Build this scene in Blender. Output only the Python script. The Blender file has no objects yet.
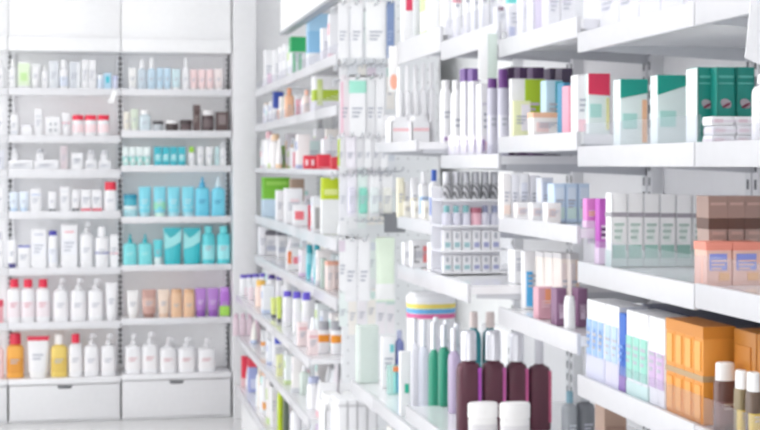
import bpy, bmesh, math, random
from mathutils import Vector
random.seed(7)
C = bpy.context.scene.collection
# ------------------------------------------------------------------ camera numbers
F = 1500.0; CX = 380.0; HZ = 165.0; CAMZ = 1.55
YAW = math.atan(290.0 / F)
def tanx(px): return math.tan(YAW + math.atan((px - CX) / F))       # X / Y of a sight line
def depth(X, Y): return Y * math.cos(YAW) + X * math.sin(YAW)
# ------------------------------------------------------------------ materials
def lin(c):
    c /= 255.0
    return c / 12.92 if c <= .04045 else ((c + .055) / 1.055) ** 2.4
MATS = {}
def mat(col, rough=.45, kind='plain'):
    key = (col, rough, kind)
    if key in MATS: return MATS[key]
    m = bpy.data.materials.new('m_%s_%s' % (col, kind)); m.use_nodes = True
    nt = m.node_tree; b = nt.nodes['Principled BSDF']; out = nt.nodes['Material Output']
    r, g, bl = (lin(int(col[i:i + 2], 16)) for i in (0, 2, 4))
    b.inputs['Roughness'].default_value = rough
    # a faint mottling of the surface itself
    tc = nt.nodes.new('ShaderNodeTexCoord'); ns = nt.nodes.new('ShaderNodeTexNoise'); ns.inputs['Scale'].default_value = 35
    nt.links.new(tc.outputs['Object'], ns.inputs['Vector'])
    mx = nt.nodes.new('ShaderNodeMix'); mx.data_type = 'RGBA'
    mx.inputs[6].default_value = (r * .96, g * .96, bl * .96, 1); mx.inputs[7].default_value = (min(1, r * 1.03), min(1, g * 1.03), min(1, bl * 1.03), 1)
    nt.links.new(ns.outputs['Fac'], mx.inputs[0]); nt.links.new(mx.outputs[2], b.inputs['Base Color'])
    if kind == 'metal': b.inputs['Metallic'].default_value = .85
    if kind in ('liquid', 'clear'):
        tr = nt.nodes.new('ShaderNodeBsdfTransparent'); tr.inputs['Color'].default_value = (min(1, r * 1.1 + .1), min(1, g * 1.1 + .1), min(1, bl * 1.1 + .1), 1)
        ms = nt.nodes.new('ShaderNodeMixShader'); ms.inputs[0].default_value = .78 if kind == 'liquid' else .5
        nt.links.new(tr.outputs[0], ms.inputs[1]); nt.links.new(b.outputs[0], ms.inputs[2]); nt.links.new(ms.outputs[0], out.inputs['Surface'])
    if kind == 'acrylic':
        tr = nt.nodes.new('ShaderNodeBsdfTransparent'); tr.inputs['Color'].default_value = (r, g, bl, 1)
        ms = nt.nodes.new('ShaderNodeMixShader')
        ms.inputs[0].default_value = .07; nt.links.new(tr.outputs[0], ms.inputs[1]); nt.links.new(b.outputs[0], ms.inputs[2]); nt.links.new(ms.outputs[0], out.inputs['Surface'])
        b.inputs['Roughness'].default_value = .1
    if kind == 'peg':    # rows of punched holes
        vm = nt.nodes.new('ShaderNodeVectorMath'); vm.operation = 'MODULO'; vm.inputs[1].default_value = (.04, 100, .05)
        va = nt.nodes.new('ShaderNodeVectorMath'); va.operation = 'ADD'; va.inputs[1].default_value = (4, 0, 5)
        nt.links.new(tc.outputs['Object'], va.inputs[0]); nt.links.new(va.outputs[0], vm.inputs[0])
        vd = nt.nodes.new('ShaderNodeVectorMath'); vd.operation = 'MULTIPLY_ADD'; vd.inputs[1].default_value = (1, 0, 1); vd.inputs[2].default_value = (-.02, 0, -.025)
        nt.links.new(vm.outputs[0], vd.inputs[0]); ln = nt.nodes.new('ShaderNodeVectorMath'); ln.operation = 'LENGTH'; nt.links.new(vd.outputs[0], ln.inputs[0])
        gt = nt.nodes.new('ShaderNodeMath'); gt.operation = 'GREATER_THAN'; gt.inputs[1].default_value = .0035; nt.links.new(ln.outputs['Value'], gt.inputs[0])
        m3 = nt.nodes.new('ShaderNodeMix'); m3.data_type = 'RGBA'; m3.inputs[6].default_value = (.5, .5, .52, 1); m3.inputs[7].default_value = (r, g, bl, 1)
        nt.links.new(gt.outputs[0], m3.inputs[0]); nt.links.new(m3.outputs[2], b.inputs['Base Color'])
    if kind == 'glow':
        b.inputs['Emission Color'].default_value = (r, g, bl, 1); b.inputs['Emission Strength'].default_value = rough
    if kind == 'zebra':
        tc2 = nt.nodes.new('ShaderNodeTexWave'); tc2.inputs['Scale'].default_value = 40; tc2.inputs['Distortion'].default_value = 7; tc2.inputs['Detail'].default_value = 1
        tc2.bands_direction = 'DIAGONAL'; nt.links.new(tc.outputs['Object'], tc2.inputs['Vector'])
        cr = nt.nodes.new('ShaderNodeValToRGB'); cr.color_ramp.interpolation = 'CONSTANT'
        cr.color_ramp.elements[0].color = (r, g, bl, 1); cr.color_ramp.elements[1].position = .5; cr.color_ramp.elements[1].color = (.16, .16, .17, 1)
        nt.links.new(tc2.outputs['Fac'], cr.inputs[0]); nt.links.new(cr.outputs[0], b.inputs['Base Color'])
    MATS[key] = m
    return m
# ------------------------------------------------------------------ mesh helpers (every result is cached)
CACHE = {}
def cached(fn):
    def w(*a):
        k = (fn.__name__,) + tuple(round(x, 4) if isinstance(x, float) else x for x in a)
        if k not in CACHE: CACHE[k] = fn(*a)
        return CACHE[k]
    return w
def finish(bm, smooth=True):
    me = bpy.data.meshes.new('shape'); bmesh.ops.recalc_face_normals(bm, faces=bm.faces[:])
    bm.to_mesh(me); bm.free()
    if smooth:
        me.shade_smooth(); me.set_sharp_from_angle(angle=math.radians(35))
    return me
def abox(bm, x0, x1, y0, y1, z0, z1, bev=0.0):
    r = bmesh.ops.create_cube(bm, size=1)
    for v in r['verts']:
        v.co = Vector((x0 + (v.co.x + .5) * (x1 - x0), y0 + (v.co.y + .5) * (y1 - y0), z0 + (v.co.z + .5) * (z1 - z0)))
    if bev > 0:
        ed = list({e for v in r['verts'] for e in v.link_edges})
        bmesh.ops.bevel(bm, geom=ed, offset=bev, segments=2, affect='EDGES', profile=.6)
@cached
def box_mesh(x0, x1, y0, y1, z0, z1, bev=0.0):
    bm = bmesh.new(); abox(bm, x0, x1, y0, y1, z0, z1, bev); return finish(bm, bev > 0)
def aloft(bm, secs, n=24):
    """secs: (z, rx, ry, power, cx, cy) rings, capped at both ends"""
    rings = []
    for s in secs:
        z, rx, ry, p = s[:4]; cx, cy = (s[4], s[5]) if len(s) > 4 else (0, 0)
        ring = []
        for i in range(n):
            t = 2 * math.pi * (i + .5) / n; c, sn = math.cos(t), math.sin(t)
            ring.append(bm.verts.new((cx + rx * math.copysign(abs(c) ** (2 / p), c), cy + ry * math.copysign(abs(sn) ** (2 / p), sn), z)))
        rings.append(ring)
    for a, b in zip(rings, rings[1:]):
        for i in range(n): bm.faces.new((a[i], a[(i + 1) % n], b[(i + 1) % n], b[i]))
    bm.faces.new(rings[0][::-1]); bm.faces.new(rings[-1])
@cached
def loft_mesh(*secs):
    bm = bmesh.new(); aloft(bm, secs); return finish(bm)
@cached
def band_mesh(rx, ry, p, z0, z1, half):
    """label wrapped round the front of a body"""
    bm = bmesh.new(); n = 14; lo = []; hi = []; lo2 = []; hi2 = []
    for i in range(n + 1):
        t = -math.pi / 2 + half * (2 * i / n - 1); c, sn = math.cos(t), math.sin(t)
        for k, (l, h) in ((1.012, (lo, hi)), (.97, (lo2, hi2))):
            x = rx * k * math.copysign(abs(c) ** (2 / p), c); y = ry * k * math.copysign(abs(sn) ** (2 / p), sn)
            l.append(bm.verts.new((x, y, z0))); h.append(bm.verts.new((x, y, z1)))
    for i in range(n):
        bm.faces.new((lo[i], lo[i + 1], hi[i + 1], hi[i])); bm.faces.new((lo2[i], hi2[i], hi2[i + 1], lo2[i + 1]))
        bm.faces.new((hi[i], hi[i + 1], hi2[i + 1], hi2[i])); bm.faces.new((lo[i], lo2[i], lo2[i + 1], lo[i + 1]))
    for i in (0, n): bm.faces.new((lo[i], hi[i], hi2[i], lo2[i]))
    return finish(bm)
@cached
def bars_mesh(*bars):
    bm = bmesh.new()
    for b in bars: abox(bm, *b)
    return finish(bm, False)
@cached
def prism_mesh(pts, y0, y1):
    bm = bmesh.new()
    a = [bm.verts.new((x, y0, z)) for x, z in pts]; b = [bm.verts.new((x, y1, z)) for x, z in pts]
    bm.faces.new(a); bm.faces.new(b[::-1])
    for i in range(len(pts)):
        j = (i + 1) % len(pts); bm.faces.new((a[i], b[i], b[j], a[j]))
    return finish(bm, False)
@cached
def rod_mesh(pts, r):
    """a bent wire"""
    bm = bmesh.new(); prev = None; n = 8
    P = [Vector(p) for p in pts]
    for i, p in enumerate(P):
        d = ((P[min(i + 1, len(P) - 1)] - P[max(i - 1, 0)])).normalized()
        u = d.cross(Vector((1, 0, 0)));
        if u.length < .1: u = d.cross(Vector((0, 0, 1)))
        u.normalize(); v = d.cross(u)
        ring = [bm.verts.new(p + r * (math.cos(2 * math.pi * k / n) * u + math.sin(2 * math.pi * k / n) * v)) for k in range(n)]
        if prev:
            for k in range(n): bm.faces.new((prev[k], prev[(k + 1) % n], ring[(k + 1) % n], ring[k]))
        else: bm.faces.new(ring[::-1])
        prev = ring
    bm.faces.new(prev); return finish(bm)
def ob(name, me, m, parent=None, loc=(0, 0, 0), rz=0.0):
    if m and (not me.materials or me.materials[0] != m):
        if me.materials:
            k = (me.name, m.name)
            if k not in CACHE:
                c = me.copy(); c.materials.clear(); c.materials.append(m); CACHE[k] = c
            me = CACHE[k]
        else: me.materials.append(m)
    o = bpy.data.objects.new(name, me); C.objects.link(o); o.location = loc; o.rotation_euler = (0, 0, rz); o.parent = parent
    return o
def empty(name, loc, rz=0.0):
    o = bpy.data.objects.new(name, None); o.empty_display_size = .05; C.objects.link(o); o.location = loc; o.rotation_euler = (0, 0, rz)
    return o
def struct(name, me, m, loc=(0, 0, 0)):
    o = ob(name, me, m, None, loc); o['kind'] = 'structure'; return o
WHITE = 'f1f1f3'; WARM = 'f3f0ee'; GREY = 'd8dade'; PRINT = 'b9bcc6'
# ------------------------------------------------------------------ product builders: root + parts, front towards local -Y
def p_print(root, w, yf, z0, z1, col=PRINT, n=3, x0=-.32, x1=.32):
    """rows of unreadable small print as thin bars"""
    bars = []
    for i in range(n):
        z = z1 - (z1 - z0) * (i + .5) / n; hh = (z1 - z0) / n * .22
        bars.append((x0 * w, (x1 - (.12 * (i % 3))) * w, yf - .0016, yf - .0004, z - hh, z + hh))
    ob('small_print', bars_mesh(*bars), mat(col), root)
def carton(root, w, d, h, col=WHITE, bands=(), panels=(), pr=True, prcol=PRINT, slant=None, lidcol=None):
    ob('carton_body', box_mesh(-w / 2, w / 2, -d / 2, d / 2, 0.0, h, min(.0018, w * .05)), mat(col), root)
    e = .0007
    for z0, z1, c in bands:
        ob('colour_band', box_mesh(-w / 2 - e, w / 2 + e, -d / 2 - e, d / 2 + e, z0 * h + (.0003 if z0 == 0 else 0), z1 * h + (e if z1 == 1 else 0)), mat(c), root)
    for x0, x1, z0, z1, c in panels:
        ob('front_panel', box_mesh((x0 - .5) * w, (x1 - .5) * w, -d / 2 - .0022, -d / 2 + .0005, z0 * h, z1 * h), mat(c), root)
    if slant:   # coloured upper field whose lower edge runs aslant
        a, b, c = slant
        ob('slanted_panel', prism_mesh(((-w / 2, a * h), (w / 2, b * h), (w / 2, h), (-w / 2, h)), -d / 2 - .0018, -d / 2 + .0005), mat(c), root)
    if pr: p_print(root, w, -d / 2 - .0016, h * .36, h * .62, prcol, 3)
def bottle(root, w, d, h, col=WHITE, cap=WHITE, capf=.2, capw=.5, label=None, p=3.1, neck=.3, mouth='cap', stuff='plain', lz=(.15, .6), pr=True, prcol=PRINT, capkind='plain', tapered=0.0, streak=None):
    hb = h * (1 - capf); rx, ry = w / 2, d / 2; sh = .88
    secs = [(0.0, rx * .93, ry * .93, p), (hb * .02, rx, ry, p), (hb * (sh - .06), rx * (1 - tapered), ry * (1 - tapered), p), (hb * sh, rx * .97 * (1 - tapered), ry * .97 * (1 - tapered), p),
            (hb * (sh + (1 - sh) * .5), rx * .88, ry * .88, 2.5), (hb * (sh + (1 - sh) * .8), max(rx * .5, rx * capw * .85), max(ry * .5, ry * capw * .85), 2.0), (hb, rx * capw * .85, ry * capw * .85, 2.0)]
    if capw > .85: secs = secs[:4] + [(hb * .97, rx * .97, ry * .97, p), (hb, rx * .9, ry * .9, 2.2)]
    ob('bottle_body', loft_mesh(*secs), mat(col, .3, stuff), root)
    cr = rx * capw; cy = min(ry, cr) if capw < .85 else ry * capw; hc = h * capf
    if mouth == 'cap':
        ob('cap', loft_mesh((hb, cr, cy, 2.2), (hb + hc * .85, cr * .97, cy * .97, 2.2), (h - hc * .04, cr * .92, cy * .92, 2.2), (h, cr * .8, cy * .8, 2.2)), mat(cap, .35, capkind), root)
    elif mouth == 'pump':
        ob('pump_collar', loft_mesh((hb, cr * .8, cr * .8, 2), (hb + hc * .3, cr * .78, cr * .78, 2), (hb + hc * .36, cr * .4, cr * .4, 2)), mat(cap), root)
        ob('pump_stem', loft_mesh((hb + hc * .3, cr * .22, cr * .22, 2), (hb + hc * .75, cr * .22, cr * .22, 2)), mat(cap), root)
        ob('pump_nozzle', loft_mesh((hb + hc * .62, cr * .5, cr * .5, 2, 0.0, 0.0), (hb + hc * .7, cr * .95, cr * .42, 2.5, cr * .5, 0.0), (hb + hc * .88, cr * .95, cr * .42, 2.5, cr * .55, 0.0), (h, cr * .6, cr * .36, 2.2, cr * .15, 0.0)), mat(cap), root)
    elif mouth == 'cone':
        ob('cap', loft_mesh((hb, cr, cr, 2), (hb + hc * .3, cr * .9, cr * .9, 2), (hb + hc * .45, cr * .5, cr * .5, 2), (h, cr * .22, cr * .22, 2)), mat(cap), root)
    if streak: ob('painted_highlight', box_mesh(rx * .62, rx * .92, -ry * .93, -ry * .6, hb * .12, hb * .9), mat(streak), root)  # bright highlight down the bottle edge, painted as a coloured strip
    if label: ob('label', band_mesh(rx * (1 - tapered * .6), ry * (1 - tapered * .6), p, hb * lz[0], hb * lz[1], 1.45), mat(label), root)
    if pr: p_print(root, w, -ry * 1.014, hb * .42, hb * .58, prcol, 2, -.26, .24)
def tube(root, w, d, h, col=WHITE, cap=WHITE, capf=.14, band=None, pr=True, prcol=PRINT, flip=False, topcol=None):
    rx, ry = w / 2, d / 2; hc = h * capf
    if flip:    # wide crimp below, cap on top
        ob('tube_body', loft_mesh((0.0, rx, .003, 3), (h * .06, rx, .004, 3), (h * .5, rx * .94, ry * .7, 2.4), (h - hc * 1.3, rx * .82, ry * .9, 2), (h - hc, rx * .6, ry * .7, 2)), mat(col, .3), root)
        ob('cap', loft_mesh((h - hc, rx * .66, ry * .8, 2), (h, rx * .6, ry * .75, 2)), mat(cap), root)
    else:
        ob('cap', loft_mesh((0.0, rx * .74, ry * .8, 2.2), (hc * .1, rx * .8, ry * .88, 2.2), (hc, rx * .82, ry * .9, 2.2)), mat(cap), root)
        ob('tube_body', loft_mesh((hc, rx * .8, ry * .88, 2), (hc * 1.15, rx * .9, ry * .95, 2), (h * .55, rx * .96, ry * .68, 2.4), (h * .9, rx, .005, 3), (h, rx, .0035, 3)), mat(col, .3), root)
        if topcol: ob('crimp', box_mesh(-rx * 1.02, rx * 1.02, -.0062, .0062, h * .9, h * 1.005), mat(topcol), root)
    if band: ob('band', loft_mesh((h * band[0], rx * 1.0, ry * .86, 2.3), (h * band[1], rx * 1.01, ry * .76, 2.4)), mat(band[2]), root)
    if pr: p_print(root, w, -ry * .84, h * .42, h * .6, prcol, 2, -.26, .24)
def jar(root, w, d, h, col=WHITE, lid=WHITE, lidf=.3, label=None, pr=False, stuff='plain'):
    rx, ry = w / 2, d / 2; hb = h * (1 - lidf)
    ob('jar_body', loft_mesh((0.0, rx * .88, ry * .88, 2.1), (hb * .08, rx * .96, ry * .96, 2.1), (hb * .9, rx * .96, ry * .96, 2.1), (hb, rx * .88, ry * .88, 2.1)), mat(col, .3, stuff), root)
    ob('lid', loft_mesh((hb, rx, ry, 2.1), (h - h * lidf * .12, rx, ry, 2.1), (h, rx * .9, ry * .9, 2.1)), mat(lid, .35), root)
    if label: ob('label', band_mesh(rx * .96, ry * .96, 2.1, hb * .25, hb * .75, 1.5), mat(label), root)
def pouch(root, w, d, h, col=WHITE, swoosh=None, spout=None):
    rx, ry = w / 2, d / 2
    ob('pouch_body', loft_mesh((0.0, rx * .86, ry * .9, 2.4), (h * .05, rx * .92, ry, 2.4), (h * .45, rx * .96, ry * .75, 2.6), (h * .9, rx, .006, 4), (h, rx, .004, 4)), mat(col, .28), root)
    if swoosh: ob('swoosh', prism_mesh(((-rx * .95, h * .9), (-rx * .3, h * .72), (rx * .2, h * .78), (rx * .95, h * .95), (rx * .92, h * .62), (rx * .1, h * .5), (-rx * .92, h * .42)), -ry * .82, -ry * .6), mat(swoosh), root)
    if spout: ob('spout_cap', loft_mesh((h * .96, rx * .22, rx * .22, 2, rx * .5, 0.0), (h * 1.06, rx * .2, rx * .2, 2, rx * .5, 0.0)), mat(spout), root)
def pack(root, w, d, h, col=WHITE, bubble=None, head=None, stripe=None, prcol=PRINT):
    """hang pack: card with a euro hole, bubble and print"""
    bm = bmesh.new(); t = .0015
    k = ('packcard', round(w, 3), round(h, 3))
    if k not in CACHE:
        abox(bm, -w / 2, w / 2, -t / 2, t / 2, 0, h * .93, .0004)
        abox(bm, -w / 2, -w * .12, -t / 2, t / 2, h * .93, h); abox(bm, w * .12, w / 2, -t / 2, t / 2, h * .93, h); abox(bm, -w / 2, w / 2, -t / 2, t / 2, h * .985, h)
        CACHE[k] = finish(bm, False)
    else: bm.free()
    ob('card', CACHE[k], mat(col), root)
    if bubble: ob('bubble', loft_mesh((h * .08, w * .36, .004, 4, 0.0, -d * .3), (h * .12, w * .38, d * .45, 4, 0.0, -d * .45), (h * .62, w * .38, d * .45, 4, 0.0, -d * .45), (h * .68, w * .36, .004, 4, 0.0, -d * .3)), mat(bubble, .25), root)
    if head: ob('header_panel', box_mesh(-w / 2, w / 2, -.0022, .0012, h * .72, h * .92), mat(head), root)
    if stripe: ob('colour_stripe', box_mesh(-w * .5, -w * .2, -.003, .001, h * .06, h * .9), mat(stripe), root)
    p_print(root, w, -d * .9 if bubble else -.0018, h * .3, h * .5, prcol, 3)
def bag(root, w, d, h, col=WHITE, patch=None, stuff='plain', base=None):
    """soft hanging packet with crimped ends"""
    ob('bag_body', loft_mesh((0.0, w * .48, .002, 4), (h * .04, w * .5, .004, 4), (h * .3, w * .46, d * .5, 2.6), (h * .6, w * .46, d * .45, 2.6), (h * .86, w * .49, .005, 4), (h, w * .5, .002, 4)), mat(col, .3, stuff), root)
    if patch: ob('printed_patch', loft_mesh((h * .36, w * .3, .004, 2.4, 0.0, -d * .44), (h * .5, w * .36, .008, 2.4, 0.0, -d * .46), (h * .68, w * .26, .004, 2.4, 0.0, -d * .36)), mat(patch), root)
    if base: ob('lower_panel', loft_mesh((h * .03, w * .5, .007, 4), (h * .2, w * .49, d * .47, 2.7), (h * .28, w * .475, d * .52, 2.6)), mat(base), root)
def tray(root, w, d, h, col=WHITE, fill=None, stripe=None):
    t = .003; k = ('tray', round(w, 3), round(d, 3), round(h, 3))
    if k not in CACHE:
        bm = bmesh.new()
        abox(bm, -w / 2, w / 2, -d / 2, d / 2, 0, t); abox(bm, -w / 2, w / 2, -d / 2, -d / 2 + t, 0, h * .72); abox(bm, -w / 2, w / 2, d / 2 - t, d / 2, 0, h)
        abox(bm, -w / 2, -w / 2 + t, -d / 2, d / 2, 0, h * .8); abox(bm, w / 2 - t, w / 2, -d / 2, d / 2, 0, h * .8)
        CACHE[k] = finish(bm, False)
    ob('tray_wall', CACHE[k], mat(col), root)
    if fill: ob('sachet_stack', loft_mesh((t, w * .44, d * .42, 6), (h * .75, w * .45, d * .43, 6), (h * .9, w * .42, d * .4, 4)), mat(fill), root)
    if stripe: ob('printed_strip', box_mesh(-w * .4, w * .4, -d / 2 - .001, -d / 2 + .001, h * .42, h * .52), mat(stripe), root)
def tub(root, w, d, h, col=WHITE, lid=WHITE, stripes=(), low=.2):
    rx, ry = w / 2, d / 2
    ob('tub_body', loft_mesh((0.0, rx * .9, ry * .9, 2.6), (h * .06, rx * .96, ry * .96, 2.6), (h * .91, rx, ry, 2.6)), mat(col, .3), root)
    ob('lid', loft_mesh((h * .91, rx * 1.03, ry * 1.03, 2.6), (h * .96, rx * 1.02, ry * 1.02, 2.6), (h, rx * .85, ry * .85, 2.6)), mat(lid, .3), root)
    for i, c in enumerate(stripes):
        ob('rainbow_stripe', loft_mesh((h * (low + .045 * i), rx * 1.006, ry * 1.006, 2.6), (h * (low + .04 + .045 * i), rx * 1.01, ry * 1.01, 2.6)), mat(c), root)
def brush_pack(root, w, d, h):
    ob('clear_case', box_mesh(-w / 2, w / 2, -d / 2, d / 2, 0.0, h, .002), mat('cfe9e4', .2, 'clear'), root)
    for i, (c, t) in enumerate((('8fd6d0', 'f0925a'), ('3f9fc4', 'ef8048'), ('26b79a', 'f2a06c'))):
        x = (-.12 + .2 * i) * w
        ob('brush_handle', loft_mesh((.006, .0045, .0035, 2, x, -d * .53), (h * .6, .0045, .0035, 2, x, -d * .53), (h * .8, .003, .003, 2, x, -d * .53)), mat(c), root)
        ob('brush_head', box_mesh(x - .005, x + .005, -d * .53 - .005, -d * .53 + .005, h * .8, h * .97, .001), mat(t), root)
BUILD = dict(carton=carton, bottle=bottle, pump_bottle=bottle, tube=tube, jar=jar, pouch=pouch, hang_pack=pack, hanging_bag=bag, display_tray=tray, wipes_tub=tub, toothbrush_pack=brush_pack)
CATS = dict(carton='box', bottle='bottle', pump_bottle='bottle', tube='tube', jar='jar', pouch='pouch', hang_pack='package', hanging_bag='bag', display_tray='tray', wipes_tub='tub', toothbrush_pack='package')
PLUR = dict(carton='cartons', bottle='bottles', pump_bottle='pump bottles', tube='tubes', jar='jars', pouch='refill pouches', hang_pack='hang packs', hanging_bag='hanging bags', display_tray='display trays', wipes_tub='tubs', toothbrush_pack='toothbrush packs')
ITEMS = []      # root, look, place, px, kind
BOXES = []      # footprints for the gap filler
def put(px0, px1, top, kind, look, place, zs, Y=None, X=None, d=None, h=None, rz=0.0, lift=0.0, fit=.97, **kw):
    """stand (or hang) one product on its shelf: Y = plane of its front, or X = distance of its centre from the aisle axis"""
    pc = (px0 + px1) / 2
    if Y is None: Y = X / tanx(pc)
    Xa, Xb = Y * tanx(px0), Y * tanx(px1)
    w = (Xb - Xa) * fit; Xc = (Xa + Xb) / 2
    if h is None: h = CAMZ + (HZ - top) * depth(Xc, Y) / F - zs
    if d is None: d = w * .75
    if h <= .012: print('LOW', look, place, round(h, 3)); h = .02
    r = empty(kind, (Xc, Y + d / 2, zs + .0008 + lift), rz)
    BUILD[kind](r, w, d, h, **kw)
    r['s'] = (px0, px1, top, HZ - (zs - CAMZ) * F / depth(Xc, Y), Y)
    ITEMS.append((r, look, place, pc, kind))
    BOXES.append((Xc - w / 2, Xc + w / 2, Y, Y + d, zs, zs + h))
    return r
# ------------------------------------------------------------------ room
struct('floor', box_mesh(-3.2, 1.6, -6.0, 9.75, -.05, 0.0), mat('e4e4e4', .25))
struct('wall_back', box_mesh(-3.2, 1.6, 9.65, 9.75, 0.0, 3.05), mat('eceded', .6))
struct('wall_right', box_mesh(1.45, 1.6, -6.0, 9.65, 0.0, 3.05), mat('eceded', .6))
struct('light_blocker_left', box_mesh(-3.35, -3.2, -6.0, 2.2, 0.0, 3.05), mat('e8e8e9', .6))  # unseen partial wall, added to cut the light on the nearer bays
struct('ceiling', box_mesh(-3.2, 1.6, -6.0, 9.75, 3.05, 3.15), mat('f4f4f4', .8))
struct('trim_2', box_mesh(1.003, 1.44, 9.3, 9.64, 0.0, 3.0, .003), mat('ececee', .4))
struct('trim_1', box_mesh(.86, 1.0, 9.16, 9.6, 0.0, 3.0, .003), mat('e8e8ea', .35))
LN = 0
for (x0, x1, y0, y1, lab) in ((-.56, .30, 1.75, 2.9, 'in the ceiling over the nearer aisle'), (-.56, .30, 3.0, 4.15, 'in the ceiling just beyond the nearest one'),
                         (-2.4, -1.5, 3.0, 4.2, 'in the ceiling over the far side of the shop'), (-2.4, -1.5, 5.4, 6.6, 'in the ceiling towards the back corner'),
                         (-.56, .30, -.9, .3, 'in the ceiling behind the camera'), (-2.4, -1.5, -.9, .3, 'in the ceiling at the shop front corner')):
    t = empty('ceiling_light', ((x0 + x1) / 2, (y0 + y1) / 2, 3.05)); a, b = (x1 - x0) / 2, (y1 - y0) / 2
    ob('light_frame', bars_mesh((-a, a, -b, -b + .03, -.03, 0.0), (-a, a, b - .03, b, -.03, 0.0), (-a, -a + .03, -b, b, -.03, 0.0), (a - .03, a, -b, b, -.03, 0.0)), mat('f2f2f2'), t)
    ob('diffuser', box_mesh(-a + .03, a - .03, -b + .03, b - .03, -.022, -.004), mat('ffffff', 5.0, 'glow'), t)
    t['label'] = 'square white panel light ' + lab; t['category'] = 'ceiling light'; t['group'] = 'ceiling panel lights'
# ------------------------------------------------------------------ back wall shelving (front plane y = 9.2)
YB = 9.2
def bX(px, Y=YB): return Y * tanx(px)
def zrow(py, Y=YB, px=118): return CAMZ + (HZ - py) * depth(bX(px), Y) / F
SH_L = [(89, 96), (136, 143), (169.5, 178), (211, 218.5), (267, 274), (321, 328), (376.5, 382.5)]
SH_R = [(89, 95.5), (130.5, 137.5), (165.6, 172), (217, 223.3), (265.5, 271.3), (319, 325), (375, 380.5)]
ZL = [zrow(a) for a, b in SH_L]; ZR = [zrow(a) for a, b in SH_R]
def back_unit(px0, px1, rows, lab):
    x0, x1 = bX(px0) + .002, bX(px1) - .002; xm = (x0 + x1) / 2; w = (x1 - x0) / 2
    u = empty('shelving_unit', (xm, YB, 0)); u['label'] = lab; u['category'] = 'shelving unit'; u['group'] = 'back wall shelving units'
    ob('back_panel', box_mesh(-w, w, .27, .285, 0.0, 2.27), mat('fafafb', .5), u)
    zt = zrow(51.5)
    ob('header_band', box_mesh(-w, w, -.004, .27, zt, zrow(38.5), .002), mat('f6f6f7', .4), u)
    ob('header_panel', box_mesh(-w, w, .03, .05, zrow(38.5), 3.03, .002), mat('f4f4f5', .16), u)
    for s in (-1, 1):
        p = ob('upright', box_mesh(s * (w - .0135) - .012, s * (w - .0135) + .012, .24, .268, .3, zt), mat('f0f0f2', .4), u)
        n = int((zt - .32) / .033)
        ob('slots', bars_mesh(*[(s * (w - .004) - .004, s * (w - .004) + .004, .2385, .243, .32 + .033 * i, .34 + .033 * i) for i in range(n)]), mat('56585d'), p)
    for i, (a, b) in enumerate(rows):
        zs = zrow(a); ze = zrow(b)
        if i < 6:
            s = ob('shelf', box_mesh(-w, w, .004, .27, ze + .008, zs - .003), mat('f8f8f9', .35), u)
            ob('price_rail', box_mesh(-w, w, -.006, .004, ze, zs + .002, .002), mat('e0e0e3', .3), s)
        else:
            s = ob('counter_shelf', box_mesh(-w, w, -.006, .27, ze, zs - .003, .002), mat('ececee', .35), u)
            dr = ob('drawer', box_mesh(-w + .004, w - .004, .0, .3, zrow(418), ze - .006, .003), mat('e2e2e4', .35), u)
            ob('handle_cutout', prism_mesh(((-.045, ze - .010), (-.036, ze - .028), (.036, ze - .028), (.045, ze - .010)), -.0015, .004), mat('55575c'), dr)
            ob('kick_board', box_mesh(-w, w, .03, .3, 0.0, zrow(418) - .004), mat('e9e9ea'), u)
back_unit(-105, 8, SH_L, 'white back wall shelving bay cut off by the picture edge')
back_unit(8, 121, SH_L, 'white back wall shelving bay holding the red-capped bottles, drawer below')
back_unit(121, 231.5, SH_R, 'white back wall shelving bay holding the turquoise products, drawer below')
ORD = ['top', 'second', 'third', 'fourth', 'fifth', 'sixth', 'lowest']
def L(i, a, b, top, kind, look, **kw):
    kw.setdefault('Y', YB + .05)
    put(a, b, top, kind, look, "on the red-capped bay's %s shelf" % ORD[i], ZL[i] - .003, **kw)
def R(i, a, b, top, kind, look, **kw):
    kw.setdefault('Y', YB + .05)
    put(a, b, top, kind, look, "on the turquoise bay's %s shelf" % ORD[i], ZR[i] - .003, **kw)
# --- red-capped bay, shelf by shelf
L(0, 9, 16, 60, 'bottle', 'slim white bottle', cap='ffffff', capf=.25)
L(0, 18, 29.5, 62, 'carton', 'white carton with pale green front', bands=((.12, .95, 'e2f2d4'),), panels=((.2, .8, .3, .6, 'c6e8a6'),), pr=False)
L(0, 31, 40, 64, 'tube', 'white tube with greyish cap', cap='e4e4e6', topcol='eef0f0')
L(0, 42, 48, 66, 'bottle', 'narrow white bottle', capf=.2, cap='f0f0f0')
L(0, 49, 58.5, 61, 'carton', 'pale grey tall carton', col='dfe3e8', panels=((.1, .5, .1, .9, 'e9ecef'),))
L(0, 59.5, 68, 60, 'bottle', 'white bottle with bluish label', label='dce3f0', capf=.28, capw=.7)
L(0, 69, 80.5, 62, 'carton', 'light grey carton with white sides', col='d6dae0', panels=((.7, .98, .03, .97, 'eceef0'),))
L(0, 81.5, 88, 60, 'carton', 'white carton stack with grey seams', bands=((.3, .34, 'd4d6da'), (.62, .66, 'd4d6da')))
L(0, 88.5, 96, 60, 'carton', 'white carton stack with grey seams', bands=((.3, .34, 'd4d6da'), (.62, .66, 'd4d6da')))
L(0, 97, 103, 75, 'jar', 'low pale blue jar', col='dbe6f4', lid='eef2f8')
L(0, 103.5, 111.5, 73, 'carton', 'light blue carton with turquoise spot', col='bcdcf0', panels=((.25, .75, .4, .8, '46c0d0'),), pr=False)
L(0, 112.5, 118, 76, 'jar', 'low lavender jar', col='d9dcf0', lid='c6cbe8')
L(1, 10, 18, 115, 'carton', 'small white carton', panels=((.1, .9, .1, .25, 'dfe2e8'),))
L(1, 20, 33, 124, 'display_tray', 'low white tray box', col='f3f3f5', fill='f0f0f4')
ztray = ZL[1] + .075
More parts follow.
